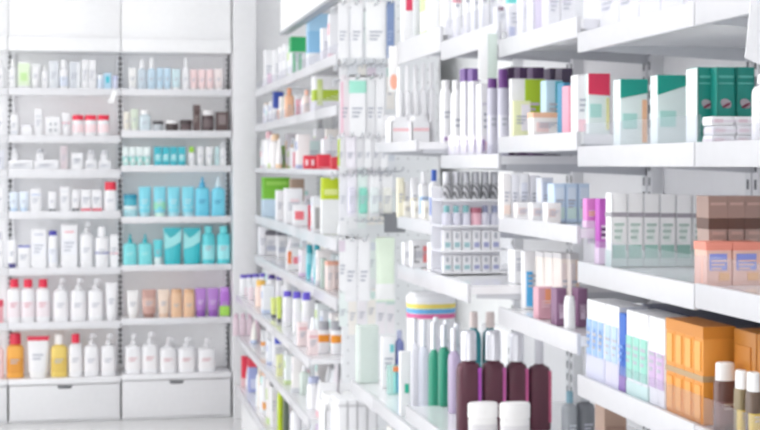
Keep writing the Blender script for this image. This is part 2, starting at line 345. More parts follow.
L(1, 34.5, 42.5, 109, 'carton', 'tall white narrow carton', panels=((.15, .85, .7, .75, 'd0d4da'),))
L(1, 45.5, 60.5, 117, 'carton', 'wide white carton with four grey dots', panels=((.25, .4, .55, .7, 'a8acb2'), (.6, .75, .55, .7, 'a8acb2'), (.25, .4, .25, .4, 'a8acb2'), (.6, .75, .25, .4, 'a8acb2')), pr=False)
L(1, 62, 70, 113, 'tube', 'white tube with pink stripe', band=(.55, .6, 'f0a0b0'))
for a in (72, 84.7, 97.4):
    L(1, a, a + 12, 115, 'jar', 'white jar with red lid', lid='e8304e', lidf=.24, label='fbe3e6')
L(2, 8.5, 33.5, 160, 'carton', 'wide low white carton with bottle on top', d=.09, panels=((.05, .95, .2, .3, 'e2e4ea'),))
L(2, 34, 59, 160, 'carton', 'wide low white carton with grey-capped bottle on top', d=.09, panels=((.05, .95, .2, .3, 'e2e4ea'),))
def on_top(i, a, b, top, basepy, kind, look, **kw):
    put(a, b, top, kind, look, "on the red-capped bay's %s shelf" % ORD[i], zrow(basepy + .2), Y=YB + .065, **kw)
on_top(2, 11, 18, 149, 160, 'bottle', 'small white bottle standing on a low carton', capf=.3)
on_top(2, 36, 45, 149.5, 160, 'bottle', 'small grey-capped bottle standing on a low carton', cap='c4c6cc', capf=.3, capw=.7)
L(2, 60.3, 67.5, 146, 'carton', 'tall pinkish grey carton', col='e6dcdf', panels=((.3, .7, .05, .95, 'd6c8ce'),))
L(2, 71, 83, 153, 'carton', 'white carton with lone grey stripe', panels=((.15, .85, .6, .68, 'c8ccd2'),))
L(2, 85, 97, 160.5, 'carton', 'low square white carton under a bottle', panels=((.1, .9, .3, .4, 'dadde4'),))
L(2, 98.5, 111, 160.5, 'carton', 'low square white carton under a bottle', panels=((.1, .9, .3, .4, 'dadde4'),))
on_top(2, 87, 95, 150, 160.5, 'bottle', 'squat white bottle atop a square carton', cap='dcdde2', capf=.4, capw=.7)
on_top(2, 100.5, 108.5, 150, 160.5, 'bottle', 'squat white bottle atop a square carton', cap='dcdde2', capf=.4, capw=.7)
for a in (9, 19): L(3, a, a + 9.3, 192, 'tube', 'pale blue tube', col='e3edf8', cap='c9def2', capf=.18)
L(3, 30.5, 41, 189, 'carton', 'white carton with thin blue line', panels=((.05, .95, .72, .76, '9db4dc'),))
L(3, 48, 56.5, 192, 'tube', 'white tube on dark grey cap', cap='7d8087', capf=.12)
L(3, 60, 69.5, 187, 'carton', 'tall plain white carton', panels=((.1, .9, .8, .84, 'dcdfe4'),))
L(3, 71, 80, 190, 'tube', 'white tube on black cap', cap='55585e', capf=.13)
for a in (81, 91.8): L(3, a, a + 10, 190, 'carton', 'white carton with red base', bands=((0, .13, 'ea5a70'),), panels=((.1, .9, .6, .66, 'c9ccd4'),))
L(3, 103.5, 117.5, 182, 'bottle', 'big white bottle with red domed cap', cap='ee3a52', capf=.28, capw=.86)
L(4, 7.5, 16.5, 240, 'tube', 'white tube on navy cap', cap='55508f', capf=.16)
L(4, 18, 30, 246, 'carton', 'white carton with blue top edge', bands=((.93, 1, '6f74c0'),))
L(4, 31, 46.5, 229, 'carton', 'tall wide white carton', panels=((.2, .8, .84, .87, 'b8bcd0'), (.03, .97, .3, .66, 'f0f1f6')))
L(4, 48, 57.5, 231, 'bottle', 'white bottle with navy cap', cap='4a46a8', capf=.13, capw=.9, label='e9ecf4')
L(4, 61, 77.5, 225, 'carton', 'broad white carton with red script', panels=((.2, .8, .82, .85, 'e8a0a8'), (.03, .97, .3, .66, 'f0f1f6')))
L(4, 79.5, 93.5, 222, 'pump_bottle', 'white pump bottle beside broad carton', mouth='pump', capf=.24, capw=.4)
L(4, 95, 109, 227, 'bottle', 'white bottle with navy band', capf=.22, capw=.62, cap='f4f4f6', label='7a80b4', lz=(.42, .48))
L(4, 110, 118.5, 235, 'carton', 'white carton with pink line', panels=((0.02, .98, .4, .44, 'f0b0bc'),))
for a in (7, 21, 36): L(5, a, a + 13.8, 279.5, 'bottle', 'white bottle with crimson cap', cap='e62e4e', capf=.19, capw=.66, label='f0e6ea', prcol='d89aa6')
for a in (53, 70.5, 88): L(5, a, a + 15.5, 279, 'pump_bottle', 'white pump lotion bottle', mouth='pump', capf=.24, capw=.45, label='f2f0f2')
L(5, 105.5, 117.5, 283, 'tube', 'wide plain white tube', cap='ececee')
L(6, 6, 24, 334, 'bottle', 'amber orange bottle with red cap', col='eeac4c', cap='dd2f4a', capf=.24, capw=.66, label='e29a3c')
L(6, 27, 49, 337, 'tube', 'white standing tube with red crimp', topcol='e33a54', cap='f2f2f2', d=.05)
L(6, 50.5, 67.5, 334.5, 'bottle', 'golden yellow bottle with white cap', col='ecd070', cap='f4f2ee', capf=.24, capw=.55, label='e0c060')
L(6, 68.5, 82.5, 334.5, 'bottle', 'white bottle with crimson cap', cap='e62e4e', capf=.21, capw=.6, label='f4f2f3')
for a in (84, 101): L(6, a, a + 15, 334.5, 'pump_bottle', 'white pump lotion bottle', mouth='pump', capf=.25, capw=.45, label='f2f0f2')
FL = "on the cut-off bay's %s shelf"
for i, a, b, top, kind, kw, look in ((0, -5, 5, 60, 'bottle', {}, 'white bottle at the picture edge'), (1, -6, 4, 112, 'carton', {}, 'white carton at the picture edge'), (2, -5, 4, 150, 'carton', dict(col='e4e6ee'), 'pale grey carton at the picture edge'),
        (3, -6, 4, 188, 'carton', {}, 'white carton at the picture edge'), (4, -4, 4, 232, 'bottle', dict(cap='d8d8e0'), 'white bottle at the picture edge'), (5, -8, 3.5, 300, 'jar', dict(lid='e05068', col='f0b0b8'), 'pink jar with red lid at the picture edge'), (6, -7, 4, 340, 'bottle', dict(col='f4d0d0'), 'pale pink bottle at the picture edge')):
    put(a, b, top, kind, look, FL % ORD[i], ZL[i] - .003, Y=YB + .05, **kw)
# --- turquoise bay
R(0, 128.5, 137, 68, 'tube', 'white cream tube', col='f4f4f2')
R(0, 138, 146.5, 60, 'bottle', 'pale grey-blue bottle with white cap', col='ccd9e2', cap='f4f4f6', capf=.28, capw=.6)
R(0, 147.5, 156, 58, 'bottle', 'pale blue bottle with tall white cap', col='c8deec', cap='fafafa', capf=.32, capw=.5)
for a in (156.6, 164): R(0, a, a + 7, 68, 'tube', 'pale sky blue tube', col='c6e0f0', cap='d4e8f4')
R(0, 172, 180.5, 69, 'tube', 'pale aqua tube with white cap', col='d4ebf0', cap='f8f8f8')
R(0, 182.5, 189.5, 58, 'bottle', 'tall white bottle beside pink tubes', capf=.3, capw=.6)
for a in (190.2, 198.4, 206.6): R(0, a, a + 7.6, 69.5, 'tube', 'pale pink tube', col='f6dcdc', cap='f4e6e6')
R(0, 215, 223, 69, 'tube', 'blush white tube', col='f6ebe9', cap='f2f0f0')
R(1, 123.5, 130, 112, 'tube', 'pale beige tube', col='ece8dc', cap='f0eee6')
R(1, 130.8, 138.5, 109, 'tube', 'pale sage green tube', col='dbe6d4', cap='e6ece0')
R(1, 139, 151, 110, 'bottle', 'pale blue bottle with white cap', col='d4e2e8', cap='f6f6f6', capf=.22, capw=.75)
R(1, 152.5, 164, 121, 'jar', 'low grey jar with black lid', col='c9cfd4', lid='4a4448', lidf=.32)
R(1, 165.5, 179, 120, 'jar', 'low brown jar with white lid', col='574b4c', lid='f2f0f0', lidf=.32)
R(1, 180, 192.5, 120, 'jar', 'low dark brown jar', col='6a5a5c', lid='4b3f41', lidf=.4)
R(1, 193.3, 200.5, 105, 'carton', 'tall dark brown carton', col='6a5857', panels=((.2, .8, .4, .8, '54423f'),), prcol='a89a98')
R(1, 201.5, 214.5, 110, 'jar', 'tall brown jar with white lid', col='5c4c4e', lid='efecec', lidf=.25, label='77686a')
R(1, 216, 228.5, 112, 'carton', 'square dark brown carton with grey picture', col='62504f', panels=((.2, .8, .35, .85, '8d8080'),), pr=False)
for a in (122.5, 129.6, 136.7, 143.8): R(2, a, a + 7, 147, 'tube', 'white tube with mint band', col='eef8f6', cap='bfe8e2', band=(.25, .5, '9fdcd6'), capf=.2)
for a in (154, 162, 170, 178): R(2, a, a + 7.6, 147, 'carton', 'small turquoise carton', col='42bccb', panels=((.12, .88, .25, .55, '8fdbe2'),), prcol='e2f4f6')
R(2, 188.5, 195, 147, 'bottle', 'white bottle with lime cap', cap='a6dc4c', capf=.28, capw=.8)
for a in (197, 206): R(2, a, a + 7.6, 147, 'tube', 'small white tube', cap='e6eaec')
R(2, 215, 219, 147, 'carton', 'narrow pale aqua carton', col='cdeaec')
R(2, 219.6, 226, 143, 'bottle', 'slender white bottle', capf=.25)
R(3, 123, 138, 206, 'jar', 'pale aqua jar, lower of its stack', col='b4e2ea', lid='e2f4f6', lidf=.35)
put(123.3, 137.5, 194.5, 'jar', 'deep turquoise jar stacked on pale jar', "on the turquoise bay's fourth shelf", zrow(206.1), Y=YB + .055, col='54b9cc', lid='2f98b4', lidf=.4)
for a, dot in ((138.6, None), (153.6, '9be0c4'), (167.6, None), (182, None)):
    R(3, a, a + 12.6, 187, 'tube', 'light blue tube' if not dot else 'light blue tube with green circle', col='86dcec', cap='b8e4ee' if not dot else 'd2efe2', band=(.24, .5, dot) if dot else (.3, .34, 'c8eaf2'), prcol='d8f0f6')
R(3, 195.3, 210, 177, 'bottle', 'big sky blue bottle with cone cap', col='74d2ea', cap='58b4dc', mouth='cone', capf=.24, capw=.45, prcol='3c90b8')
R(3, 211.5, 225.5, 177, 'bottle', 'big sky blue bottle with white cap', col='7cd6ec', cap='e2f2f8', mouth='cone', capf=.26, capw=.5, prcol='3c90b8')
for a in (123, 138.2): R(4, a, a + 14.3, 234, 'bottle', 'aqua bottle with pointed teal nozzle', col='7fdce0', cap='2fb4c0', mouth='cone', capf=.28, capw=.36, prcol='b8eef0')
R(4, 153.5, 163, 240, 'tube', 'small aqua tube on white cap', col='62d0d8', cap='e8f6f6', capf=.3)
for a in (163.6, 183): R(4, a, a + 18.3, 228, 'pouch', 'turquoise refill pouch with pale swoosh', col='3fc2cc', swoosh='a4e8ea', d=.06)
for a, n in ((202, 0), (217, 1)): R(4, a, a + 13.6, 226.5, 'bottle', 'oval aqua shampoo bottle', col='62d4dc', cap='7adfe4', capf=.16, capw=.6, label='a2e8ec', p=2.0)
R(5, 127, 139.5, 291, 'tube', 'white tube beside the bronze tube', col='f2f0ef', cap='e8e6e4')
R(5, 142, 156.5, 290, 'tube', 'bronze pink tube with dark frame', col='c9a096', cap='a07c74', band=(.4, .7, 'ddbcb0'))
R(5, 158, 170, 290, 'tube', 'cream beige tube', col='f0dccb', cap='e8cdb6')
for a in (170.8, 183.4): R(5, a, a + 12, 289.5, 'bottle', 'peach bottle with beige cap', col='ecc6a4', cap='e0b48e', capf=.14, capw=.92)
for a in (195, 207.5): R(5, a, a + 12, 288.5, 'tube', 'violet tube', col='b884d0', cap='9a62ba', capf=.24, prcol='e4cdf0')
R(5, 219.8, 230, 287.5, 'bottle', 'violet bottle with lime lower label', col='b070cc', cap='c48cdc', capf=.14, capw=.9, label='a9dd5e', lz=(.02, .42))
for a, b, t in ((125, 141.5, 335), (142, 158.5, 333), (159.5, 177, 338), (178, 196, 338), (198, 216, 339)):
    R(6, a, b, t, 'pump_bottle', 'white pump soap bottle', mouth='pump', capf=.26, capw=.42, label='f3f1f2', prcol='d8a8ae')
# small shelf talker clipped on the top rail of the red-capped bay
st = empty('shelf_talker', (bX(112.5), YB - .012, ZL[0] - .035))
ob('sign_card', prism_mesh(((-.03, -.05), (.005, -.05), (.035, .03), (0.0, .03)), -.001, .001), mat('fafafa'), st)
ob('clip', box_mesh(.01, .03, -.003, .006, .022, .034), mat('e0e0e2'), st)
st['label'] = 'small white tag clipped to the top shelf edge between the two back bays'; st['category'] = 'shelf tag'
# ------------------------------------------------------------------ aisle gondola on the right (fronts face the aisle, -x)
XF = .96; XBK = 1.36
BAY = {}
def bay(key, place, lab, y0, y1, shelves, xb=XBK, base=True, ends=(True, True), top=2.17):
    """shelves: (height above camera of the top face, rail height, front x, acrylic riser height)"""
    ym = (y0 + y1) / 2; hl = (y1 - y0) / 2 - .002
    u = empty('shelving_unit', (XF, ym, 0)); u['label'] = lab; u['category'] = 'shelving unit'; u['group'] = 'aisle shelving bays'
    ob('back_panel', box_mesh(xb - XF, xb - XF + .02, -hl, hl, 0.0, top), mat('f8f8f9', .4), u)
    for s in (-1, 1):
        p = ob('upright', box_mesh(xb - XF - .03, xb - XF, s * (hl - .016) - .014, s * (hl - .016) + .014, 0.0, top), mat('e8e9eb', .4), u)
        ob('slots', bars_mesh(*[(xb - XF - .0315, xb - XF - .026, s * (hl - .016) - .004, s * (hl - .016) + .004, .1 + .035 * i, .12 + .035 * i) for i in range(int((top - .12) / .035))]), mat('6a6c72'), p)
    zz = []
    for dz, lip, xf, ac in shelves:
        z = CAMZ + dz - .003; zz.append((z, xf)); x = xf - XF
        s = ob('shelf', box_mesh(x + .005, xb - XF, -hl, hl, z - .02, z), mat('f0f0f2', .07), u)
        ob('price_rail', box_mesh(x - .004, x + .005, -hl, hl, z + .005 - lip, z + .005, .0015), mat('d2d2d6', .3), s)
        if ac: ob('acrylic_riser', box_mesh(x + .008, x + .0105, -hl + .004, hl - .004, z, z + ac), mat('f9f9fb', .1, 'acrylic'), s)
        for e in (-1, 1) if key in 'ABCDE' else ():
            ob('bracket', prism_mesh(((xb - XF, z - .02), (x + .02, z - .02), (x + .02, z - .03), (xb - XF, z - .05)), e * (hl - .004) - .002, e * (hl - .004) + .002), mat('c9cbd0', .4), s)
    if base: ob('plinth', box_mesh(shelves[-1][2] - XF + .03, xb - XF, -hl, hl, 0.0, zz[-1][0] - .021), mat('f0f0f1', .4), u)
    BAY[key] = (place, zz, y0, y1); return u
bay('A', 'nearest bay', 'white aisle shelving bay nearest the viewer, with amber bottles low down', 1.66, 2.277,
    [(.262, .04, XF, .07), (.035, .04, XF, .03), (-.192, .04, XF, .05), (-.42, .04, XF, .05), (-.68, .04, XF, 0), (-1.0, .04, .86, 0), (-1.3, .05, .86, 0)])
bay('B', 'teal-carton bay', 'white aisle shelving bay holding teal cartons above blue and white cartons', 2.277, 2.87,
    [(.262, .04, XF, .07), (.035, .04, XF, .05), (-.194, .042, XF, .05), (-.42, .042, XF, .05), (-.70, .04, XF, 0), (-1.0, .04, .86, 0), (-1.3, .05, .86, 0)])
bay('C', 'lime-carton bay', 'white aisle shelving bay holding a lime-topped carton, past the teal cartons', 2.87, 3.46,
    [(.296, .042, XF, .08), (.065, .038, XF, .0), (-.124, .036, XF, .0), (-.34, .042, XF, .0), (-.655, .04, .86, 0), (-1.0, .04, .86, 0), (-1.3, .05, .86, 0)])
bay('D', 'mouthwash bay', 'white aisle shelving bay holding the dark mouthwash bottles', 3.46, 4.06,
    [(.34, .052, XF, .06), (.025, .036, XF, .03), (-.285, .045, .885, .0), (-.665, .04, .86, 0), (-1.0, .04, .86, 0), (-1.3, .05, .86, 0)])
bay('E', 'white-tub bay', 'white aisle shelving bay holding the round white tub with rainbow stripes', 4.06, 4.66,
    [(.385, .07, XF, .0), (.067, .03, .89, 0), (-.163, .038, XF, .0), (-.315, .045, XF, .0), (-.735, .04, .88, 0), (-1.0, .04, .86, 0), (-1.3, .05, .86, 0)])
bay('F', 'low bay under the peg hooks', 'low white shelving bay carrying the pale grey-green carton', 4.66, 5.06,
    [(-.735, .045, .88, 0), (-1.12, .045, .81, 0), (-1.3, .05, .81, 0)], top=1.0)
bay('P', 'low bay under the peg hooks', 'low white shelving bay holding the narrow file-like cartons', 5.06, 5.72,
    [(-1.12, .045, .81, 0), (-1.3, .05, .81, 0)], top=.8)
FARY = [(5.86, 6.46), (6.46, 7.06), (7.06, 7.66), (7.66, 8.26), (8.26, 8.86)]
FDZ = [[.44, .235, -.02, -.295, -.53, -.765, -1.0, -1.3]] * 5
for k, ((a, b), dz) in enumerate(zip(FARY, FDZ)):
    bay('HIJKL'[k], 'far aisle shelving', 'white far aisle shelving bay, ' + ['nearest the peg-hook panel', 'second beyond the peg-hook panel', 'third beyond the peg-hook panel', 'second from the back wall', 'closest to the back wall'][k], a, b,
        [(z, (.04, .04, .022, .05, .05, .04, .04, .05)[i], XF if z > -.7 else .85, .05 if i in (0, 1) else 0) for i, z in enumerate(dz)], top=2.3)
# fascia over the far bays
fa = empty('fascia_board', (1.0, 6.7, 0)); fa['label'] = 'long white fascia board above the far aisle shelves'; fa['category'] = 'fascia'
ob('fascia_panel', box_mesh(-.04, -.004, -.84, .95, 2.23, 2.6), mat('f6f6f7', .35), fa)
ob('fascia_edge', box_mesh(-.046, -.002, -.84, .95, 2.216, 2.229), mat('9da0a6', .4), fa)
ob('fascia_bracket', box_mesh(-.004, .44, .9, .93, 2.31, 2.38), mat('dcdcdf', .4), fa); ob('fascia_bracket', box_mesh(-.004, .44, -.82, -.79, 2.31, 2.38), mat('dcdcdf', .4), fa)
NEXT = {('A', i): ('B', i) for i in range(7)}
NEXT.update({('B', i): ('C', i) for i in range(7)}); NEXT.update({('C', 0): ('D', 0), ('C', 1): ('D', 1), ('C', 3): ('D', 2), ('D', 0): ('E', 0), ('D', 1): ('E', 1), ('D', 2): ('E', 3), ('D', 3): ('E', 4)})
def G(key, i, a, b, top, kind, look, dx=.014, **kw):
    place, zz, y0, y1 = BAY[key]; z, xf = zz[i]
    if key in 'ABCDE' and 'X' not in kw:      # keep the product on its board: behind the rail and inside its own bay
        d = kw.get('d', .04); Y = max(kw.get('Y') or 0, (xf + dx) / tanx(a), y0 + .005)
        if Y + d > y1 - .004:
            if y1 - .004 - Y >= .022: d = y1 - .004 - Y
            elif (key, i) in NEXT:
                key, i = NEXT[(key, i)]; place, zz, y0, y1 = BAY[key]; z, xf = zz[i]
                Y = max(Y, y0 + .005, (xf + dx) / tanx(a))
            else: Y = y1 - .004 - d
        kw['Y'] = Y; kw['d'] = d
    if kw.get('Y') is None and 'X' not in kw: kw['X'] = xf + .07
    if place == 'far aisle shelving': pl = "on the far aisle bays' %s shelf" % (['top', 'second', 'third', 'fourth', 'fifth', 'sixth', 'seventh', 'lowest'][i])
    elif key == 'F': pl = 'on the low shelf under the peg hooks'
    else: pl = "on the %s's %s shelf" % (place, ['top', 'second', 'third', 'fourth', 'fifth', 'sixth', 'lowest'][i])
    return put(a, b, top, kind, look, pl, z, **kw)
def row(key, i, ya, yb, n, x, d, h, kind, look, w=None, **kw):
    """n equal products side by side along the shelf edge, fronts to the aisle; ya nearer than yb"""
    place, zz, y0, y1 = BAY[key]; z, xf = zz[i]; st = (yb - ya) / n
    if place == 'far aisle shelving': pl = "on the far aisle bays' %s shelf" % (['top', 'second', 'third', 'fourth', 'fifth', 'sixth', 'seventh', 'lowest'][i])
    else: pl = "on the %s's %s shelf" % (place, ['top', 'second', 'third', 'fourth', 'fifth', 'sixth', 'lowest'][i])
    for k in range(n):
        y = ya + st * (k + .5); ww = w or st * .96
        r = empty(kind, (x + d / 2, y, z + .0008), -math.pi / 2); BUILD[kind](r, ww, d, h, **kw)
        px = CX + F * math.tan(math.atan((x + d / 2) / y) - YAW)
        r['s'] = (px - 2, px + 2, 0, 1, y); ITEMS.append((r, look, pl, px, kind)); BOXES.append((x, x + d, y - ww / 2, y + ww / 2, z, z + h))
# ---- nearest bay and teal-carton bay
LAV = 'd9d6e6'
row('B', 0, 2.32, 2.86, 5, 1.0, .08, .12, 'carton', 'plain white carton behind the clear riser', panels=((.1, .9, .7, .75, 'd8d6e0'),))
row('A', 0, 1.75, 2.24, 4, 1.0, .08, .13, 'carton', 'plain white carton behind the clear riser', panels=((.1, .9, .7, .75, 'd8d6e0'),))
for k, (a, b) in enumerate(((697, 716), (716.6, 735.5), (736, 755))):
    G('A', 1, a, b, 67, 'carton', 'dark teal carton with round picture', Y=2.36 - .13, d=.05, col='0d8276', panels=((.1, .9, .86, .9, '3aa396'), (.06, .5, .5, .62, '8a4a58'), (.45, .85, .52, .66, '9aa0a4')), pr=False, bands=((.0, .12, '0f9a8c'),)) if False else None
YA = 2.225
for k, (a, b) in enumerate(((697.3, 716), (716.4, 735.3), (735.7, 755))):
    r = G('B', 1, a, b, 67.5, 'carton', 'dark teal carton with round emblem', Y=2.28, d=.045, col='12877b', panels=((.12, .9, .86, .89, '58b0a6'), (.1, .9, .78, .8, '58b0a6'), (.02, .035, .0, 1, '0b6a60')), pr=False, bands=((.0, .1, '10a092'),))
    w = abs(bX(b, 2.32) - bX(a, 2.32)) * .97
    if k == 0: ob('white_side', box_mesh(-w / 2 - .0014, -w / 2, -.0225, .0225, .002, .126), mat('eef6f5'), r)
    e = ob('emblem', loft_mesh((0.0, w * .3, w * .22, 2), (.0012, w * .3, w * .22, 2)), mat('a89ea6'), r, (0, -.0228, .067)); e.rotation_euler = (math.pi / 2, .5, 0)
    e = ob('emblem_stroke', loft_mesh((0.0, w * .24, w * .07, 2), (.0012, w * .24, w * .07, 2)), mat('7a2f48'), r, (0, -.0240, .064)); e.rotation_euler = (math.pi / 2, -.5, 0)
for k, (a, b, t, dy) in enumerate(((712, 735, 127, .0), (736, 759, 127, .0), (713, 736, 118, .004), (737, 760, 118, .0), (711.5, 734, 109, .0), (736, 758, 108, .003))):
    lay = (0, 0, 1, 1, 2, 2)[k]; z0 = BAY['A'][1][1][0] + lay * .0151
    put(a, b, t, 'carton', ('bottom', 'bottom', 'middle', 'middle', 'topmost', 'topmost')[k] + ' flat white sachet box', "on the nearest bay's second shelf", z0, Y=2.235 + dy * .2, d=.038, h=.0143, bands=((.35, .6, 'e6dfe6'),), panels=((.1, .5, .3, .7, 'e0ccd4'),), pr=False)
G('A', 1, 757, 790, 74, 'bottle', 'white bottle cut off by the picture edge', Y=2.09, d=.03, col='f6f6f7', capf=.14, capw=.7)
TEAL = '14a08f'
for a0, a, b, t, top, sl, low in ((577, 588, 610, 74, 'e5395f', (.66, .64), 'red-topped pale aqua carton'), (612.5, 620, 648, 79.5, TEAL, (.72, .80), 'teal-topped white carton with orange edge'), (649.5, 657, 688, 75.5, TEAL, (.72, .86), 'teal-topped white carton with mint swirl')):
    X0 = 1.0; Yn = X0 / tanx(a); wy = X0 / tanx(a0) - Yn
    r = G('B', 1, a, b, t, 'carton', low, Y=Yn, d=wy, col='eaf6f4', slant=sl + (top,), pr=False,
        panels=((.08, .6, .28, .5, 'b8e6de'),) + (((.8, .97, .08, .7, 'f2c09a'),) if 'orange' in low else ((.84, .97, .08, .6, 'eeeaa8'),) if 'red' in low else ()))
G('B', 1, 586, 606, 118, 'carton', 'low pale aqua carton before the red-topped carton', X=1.0, d=.05, col='dff2f0', panels=((.1, .5, .2, .7, 'b6e4e0'),)) if False else None
# third shelf
YB3 = 2.62
for k in range(6):
    a = 611 + k * 16.2
    r = G('B', 2, a, a + 15.8, 193.5 + .4 * k, 'carton', 'white carton with green foot', Y=2.74, d=.032, bands=((.68, .74, 'a9a4ac'), (.0, .22, 'cfe0dc')), panels=((.08, .9, .12, .3, '9fc8bd'), (.3, .7, .34, .6, 'eaf2ee'), (.0, .03, 0, 1, 'd6d8da')), prcol='bccec6', col='fbfbfb', fit=.97)
for a, b, c in ((586.5, 598.5, 'e58cd4'), (599, 610.5, 'c25cc0')):
    G('B', 2, a, b, 199, 'carton', 'magenta carton with orange dot' if c == 'e58cd4' else 'deep magenta carton with dark figure', Y=2.83, d=.025, col=c, panels=((.2, .8, .42, .58, 'f0a05a' if c == 'e58cd4' else '6a2f72'),), bands=((.0, .25, 'efd5ee'),), prcol='f2dcf0')
for k, (a, b) in enumerate(((708.5, 727.5), (728, 744.5), (745, 762))):
    G('B', 2, a, b, 197, 'carton', 'brown carton with dark chocolate band', Y=2.345, d=.05, col='b39a91', bands=((.62, .75, '66493f'), (.75, 1, 'a88c82')), panels=((.1, .9, .9, .93, 'c9a89e'),), prcol='c8aaa0')
for a, b in ((706, 732), (732.5, 762)):
    G('B', 2, a, b, 243, 'carton', 'low orange-red carton with blue window', Y=2.285, d=.05, col='f0c4b4', bands=((.82, 1, 'ee9480'),), panels=((.12, .8, .36, .74, '8f9ae0'), (.5, .9, .12, .3, 'f0b87c')), prcol='f2c8b4')
# fourth shelf: rows along the shelf edge
hB4 = .155
zB = BAY['B'][1][3][0]
row('B', 3, 2.76, 2.865, 3, .975, .06, hB4, 'carton', 'white carton with blue picture', panels=((.1, .85, .3, .75, '9ec0ee'), (.3, .6, .4, .65, '6a90d8')), bands=((.0, .3, 'e4e6f4'),))
row('B', 3, 2.68, 2.755, 2, .975, .06, hB4, 'carton', 'white carton with pale blue picture', panels=((.1, .85, .3, .75, 'bcd4f0'),), bands=((.0, .3, 'e8e6f4'),))
row('B', 3, 2.645, 2.68, 1, .975, .06, hB4 - .01, 'carton', 'narrow royal blue carton', col='2a66c4', bands=((.0, .2, '8a5ab8'),), prcol='7aa4e4')
row('B', 3, 2.53, 2.64, 3, .975, .06, hB4, 'carton', 'white carton with mint green picture', panels=((.1, .9, .2, .7, '9ad8c8'),), bands=((.0, .16, 'd4efe8'),))
row('B', 3, 2.45, 2.525, 2, .975, .06, hB4, 'carton', 'white carton with lilac picture', panels=((.1, .9, .2, .6, 'd0b4d8'),))
row('B', 3, 2.285, 2.445, 4, .975, .055, hB4 + .004, 'carton', 'amber orange carton in the orange row', col='e4983c', bands=((.44, .5, 'b99a72'), (.88, 1, 'd68a30')), panels=((.15, .8, .55, .85, 'edae58'), (.15, .8, .06, .4, 'e9a44c')), pr=False)
row('A', 3, 2.10, 2.27, 2, 1.02, .055, hB4 + .004, 'carton', 'burnt orange carton in the orange row', col='c88436', bands=((.44, .5, '9a7a5a'),), panels=((.15, .8, .55, .85, 'd08838'),), pr=False)
row('B', 3, 2.30, 2.86, 7, 1.09, .085, hB4 - .012, 'carton', 'dark blue carton in the row behind', col='5b6280', bands=((.8, 1, '474c68'),), prcol='8c92ac')
row('A', 3, 1.98, 2.27, 4, 1.1, .085, hB4 - .012, 'carton', 'dark grey carton in the row behind', col='5a5a66', bands=((.8, 1, '484854'),), prcol='8c8c98')
for a, b, t, look, kw in ((718.5, 739.5, 364, 'brown glass bottle with white cap', dict(col='6a4a44', label='84605c')), (739.8, 751, 372, 'slim yellow-label bottle with white cap', dict(col='8a7a58', label='e0c25c')), (751.5, 764, 374, 'brown bottle with yellow label at the picture edge', dict(col='6a5648', label='dcc060'))):
    G('A', 3, a, b, t, 'bottle', look, Y=2.1, cap='f6f5f4', capf=.26, capw=.9, prcol='c8b8a8', d=.03, **kw)
# ---- lime-carton bay
G('C', 0, 497, 508, 6, 'carton', 'white carton with plum corner', Y=3.42 - .06, d=.04, panels=((.1, .6, .75, .95, '8a6a7c'),))
G('C', 0, 508.5, 522, -6, 'carton', 'white carton with turquoise top', Y=3.3, d=.04, bands=((.8, 1, '6fd6d4'),), panels=((.05, .5, .1, .3, 'bcc2e0'),))
for a, b, t, c in ((522.5, 532, -12, 'f6f6f8'), (532.5, 541, -14, 'f6f6f8'), (548, 560, -18, 'f6f6f8'), (560.5, 575, -22, 'f4f4f6')):
    G('C', 0, a, b, t, 'carton', 'plain tall white carton', Y=3.12, d=.05, col=c, panels=((.15, .8, .5, .7, 'eceaf2'),))
G('C', 0, 541.5, 547.5, -14, 'carton', 'narrow lavender carton behind the clear riser', Y=3.12, d=.05, col='d4cbe0', pr=False)
# second shelf
for a, b in ((489, 499), (499.5, 510)):
    G('C', 1, a, b, 69, 'bottle', 'pale grey bottle with purple cap', Y=3.36, d=.03, col='c9c8d6', cap='6a3a82', capf=.22, capw=.95, label='dcdbe6')
for a, b in ((508, 519), (519.4, 532), (532.4, 544.5)):
    G('C', 1, a, b, 67.5, 'carton', 'dark plum carton at the shelf back', dx=.12, d=.05, col='5c4368', panels=((.1, .9, .3, .8, '6c5478'),), prcol='9a86a4')
for a, b in ((549.5, 561), (561.4, 573)):
    G('C', 1, a, b, 68.5, 'carton', 'charcoal plum carton at the shelf back', dx=.13, d=.05, col='50445a', panels=((.1, .9, .3, .8, '5e5268'),), prcol='8c809a')
G('C', 1, 511, 545.5, 79, 'carton', 'white carton with big lime panel', dx=.02, d=.04, panels=((.4, .99, .36, .99, 'b4d22e'), (.1, .35, .2, .45, 'e0cde6')), prcol='d8c6de')
G('C', 1, 513, 531, 101, 'carton', 'pale yellow low carton before the lime carton', Y=3.12, d=.025, col='eef0c4', panels=((.45, .95, .2, .9, 'f4eef4'),))
G('C', 1, 546, 563, 80.5, 'carton', 'pale blue carton', dx=.05, d=.045, col='bfdcea', panels=((.55, .98, .3, .98, '58b4c6'),), bands=((.0, .3, 'e4f0f6'),))
G('C', 1, 563.5, 570.5, 83, 'carton', 'slim blue carton beside pale blue one', dx=.05, d=.045, col='3f8fb4', pr=False)
G('C', 1, 533, 564, 113, 'carton', 'low white carton with peach top', Y=3.06, d=.045, col='f8f3f0', bands=((.8, 1, 'f2c2a0'),), panels=((.1, .5, .2, .6, 'f4d8d4'),))
G('C', 1, 568.5, 577, 86, 'carton', 'pink carton beside slim blue carton', Y=3.04, d=.045, col='f0a4b8', panels=((.3, .7, .2, .7, 'f6c8d4'),))
G('C', 1, 577.4, 588.5, 75, 'carton', 'tall white carton beside the red-topped carton', Y=2.95, d=.045, panels=((.1, .9, .05, .25, 'f6d0da'),))
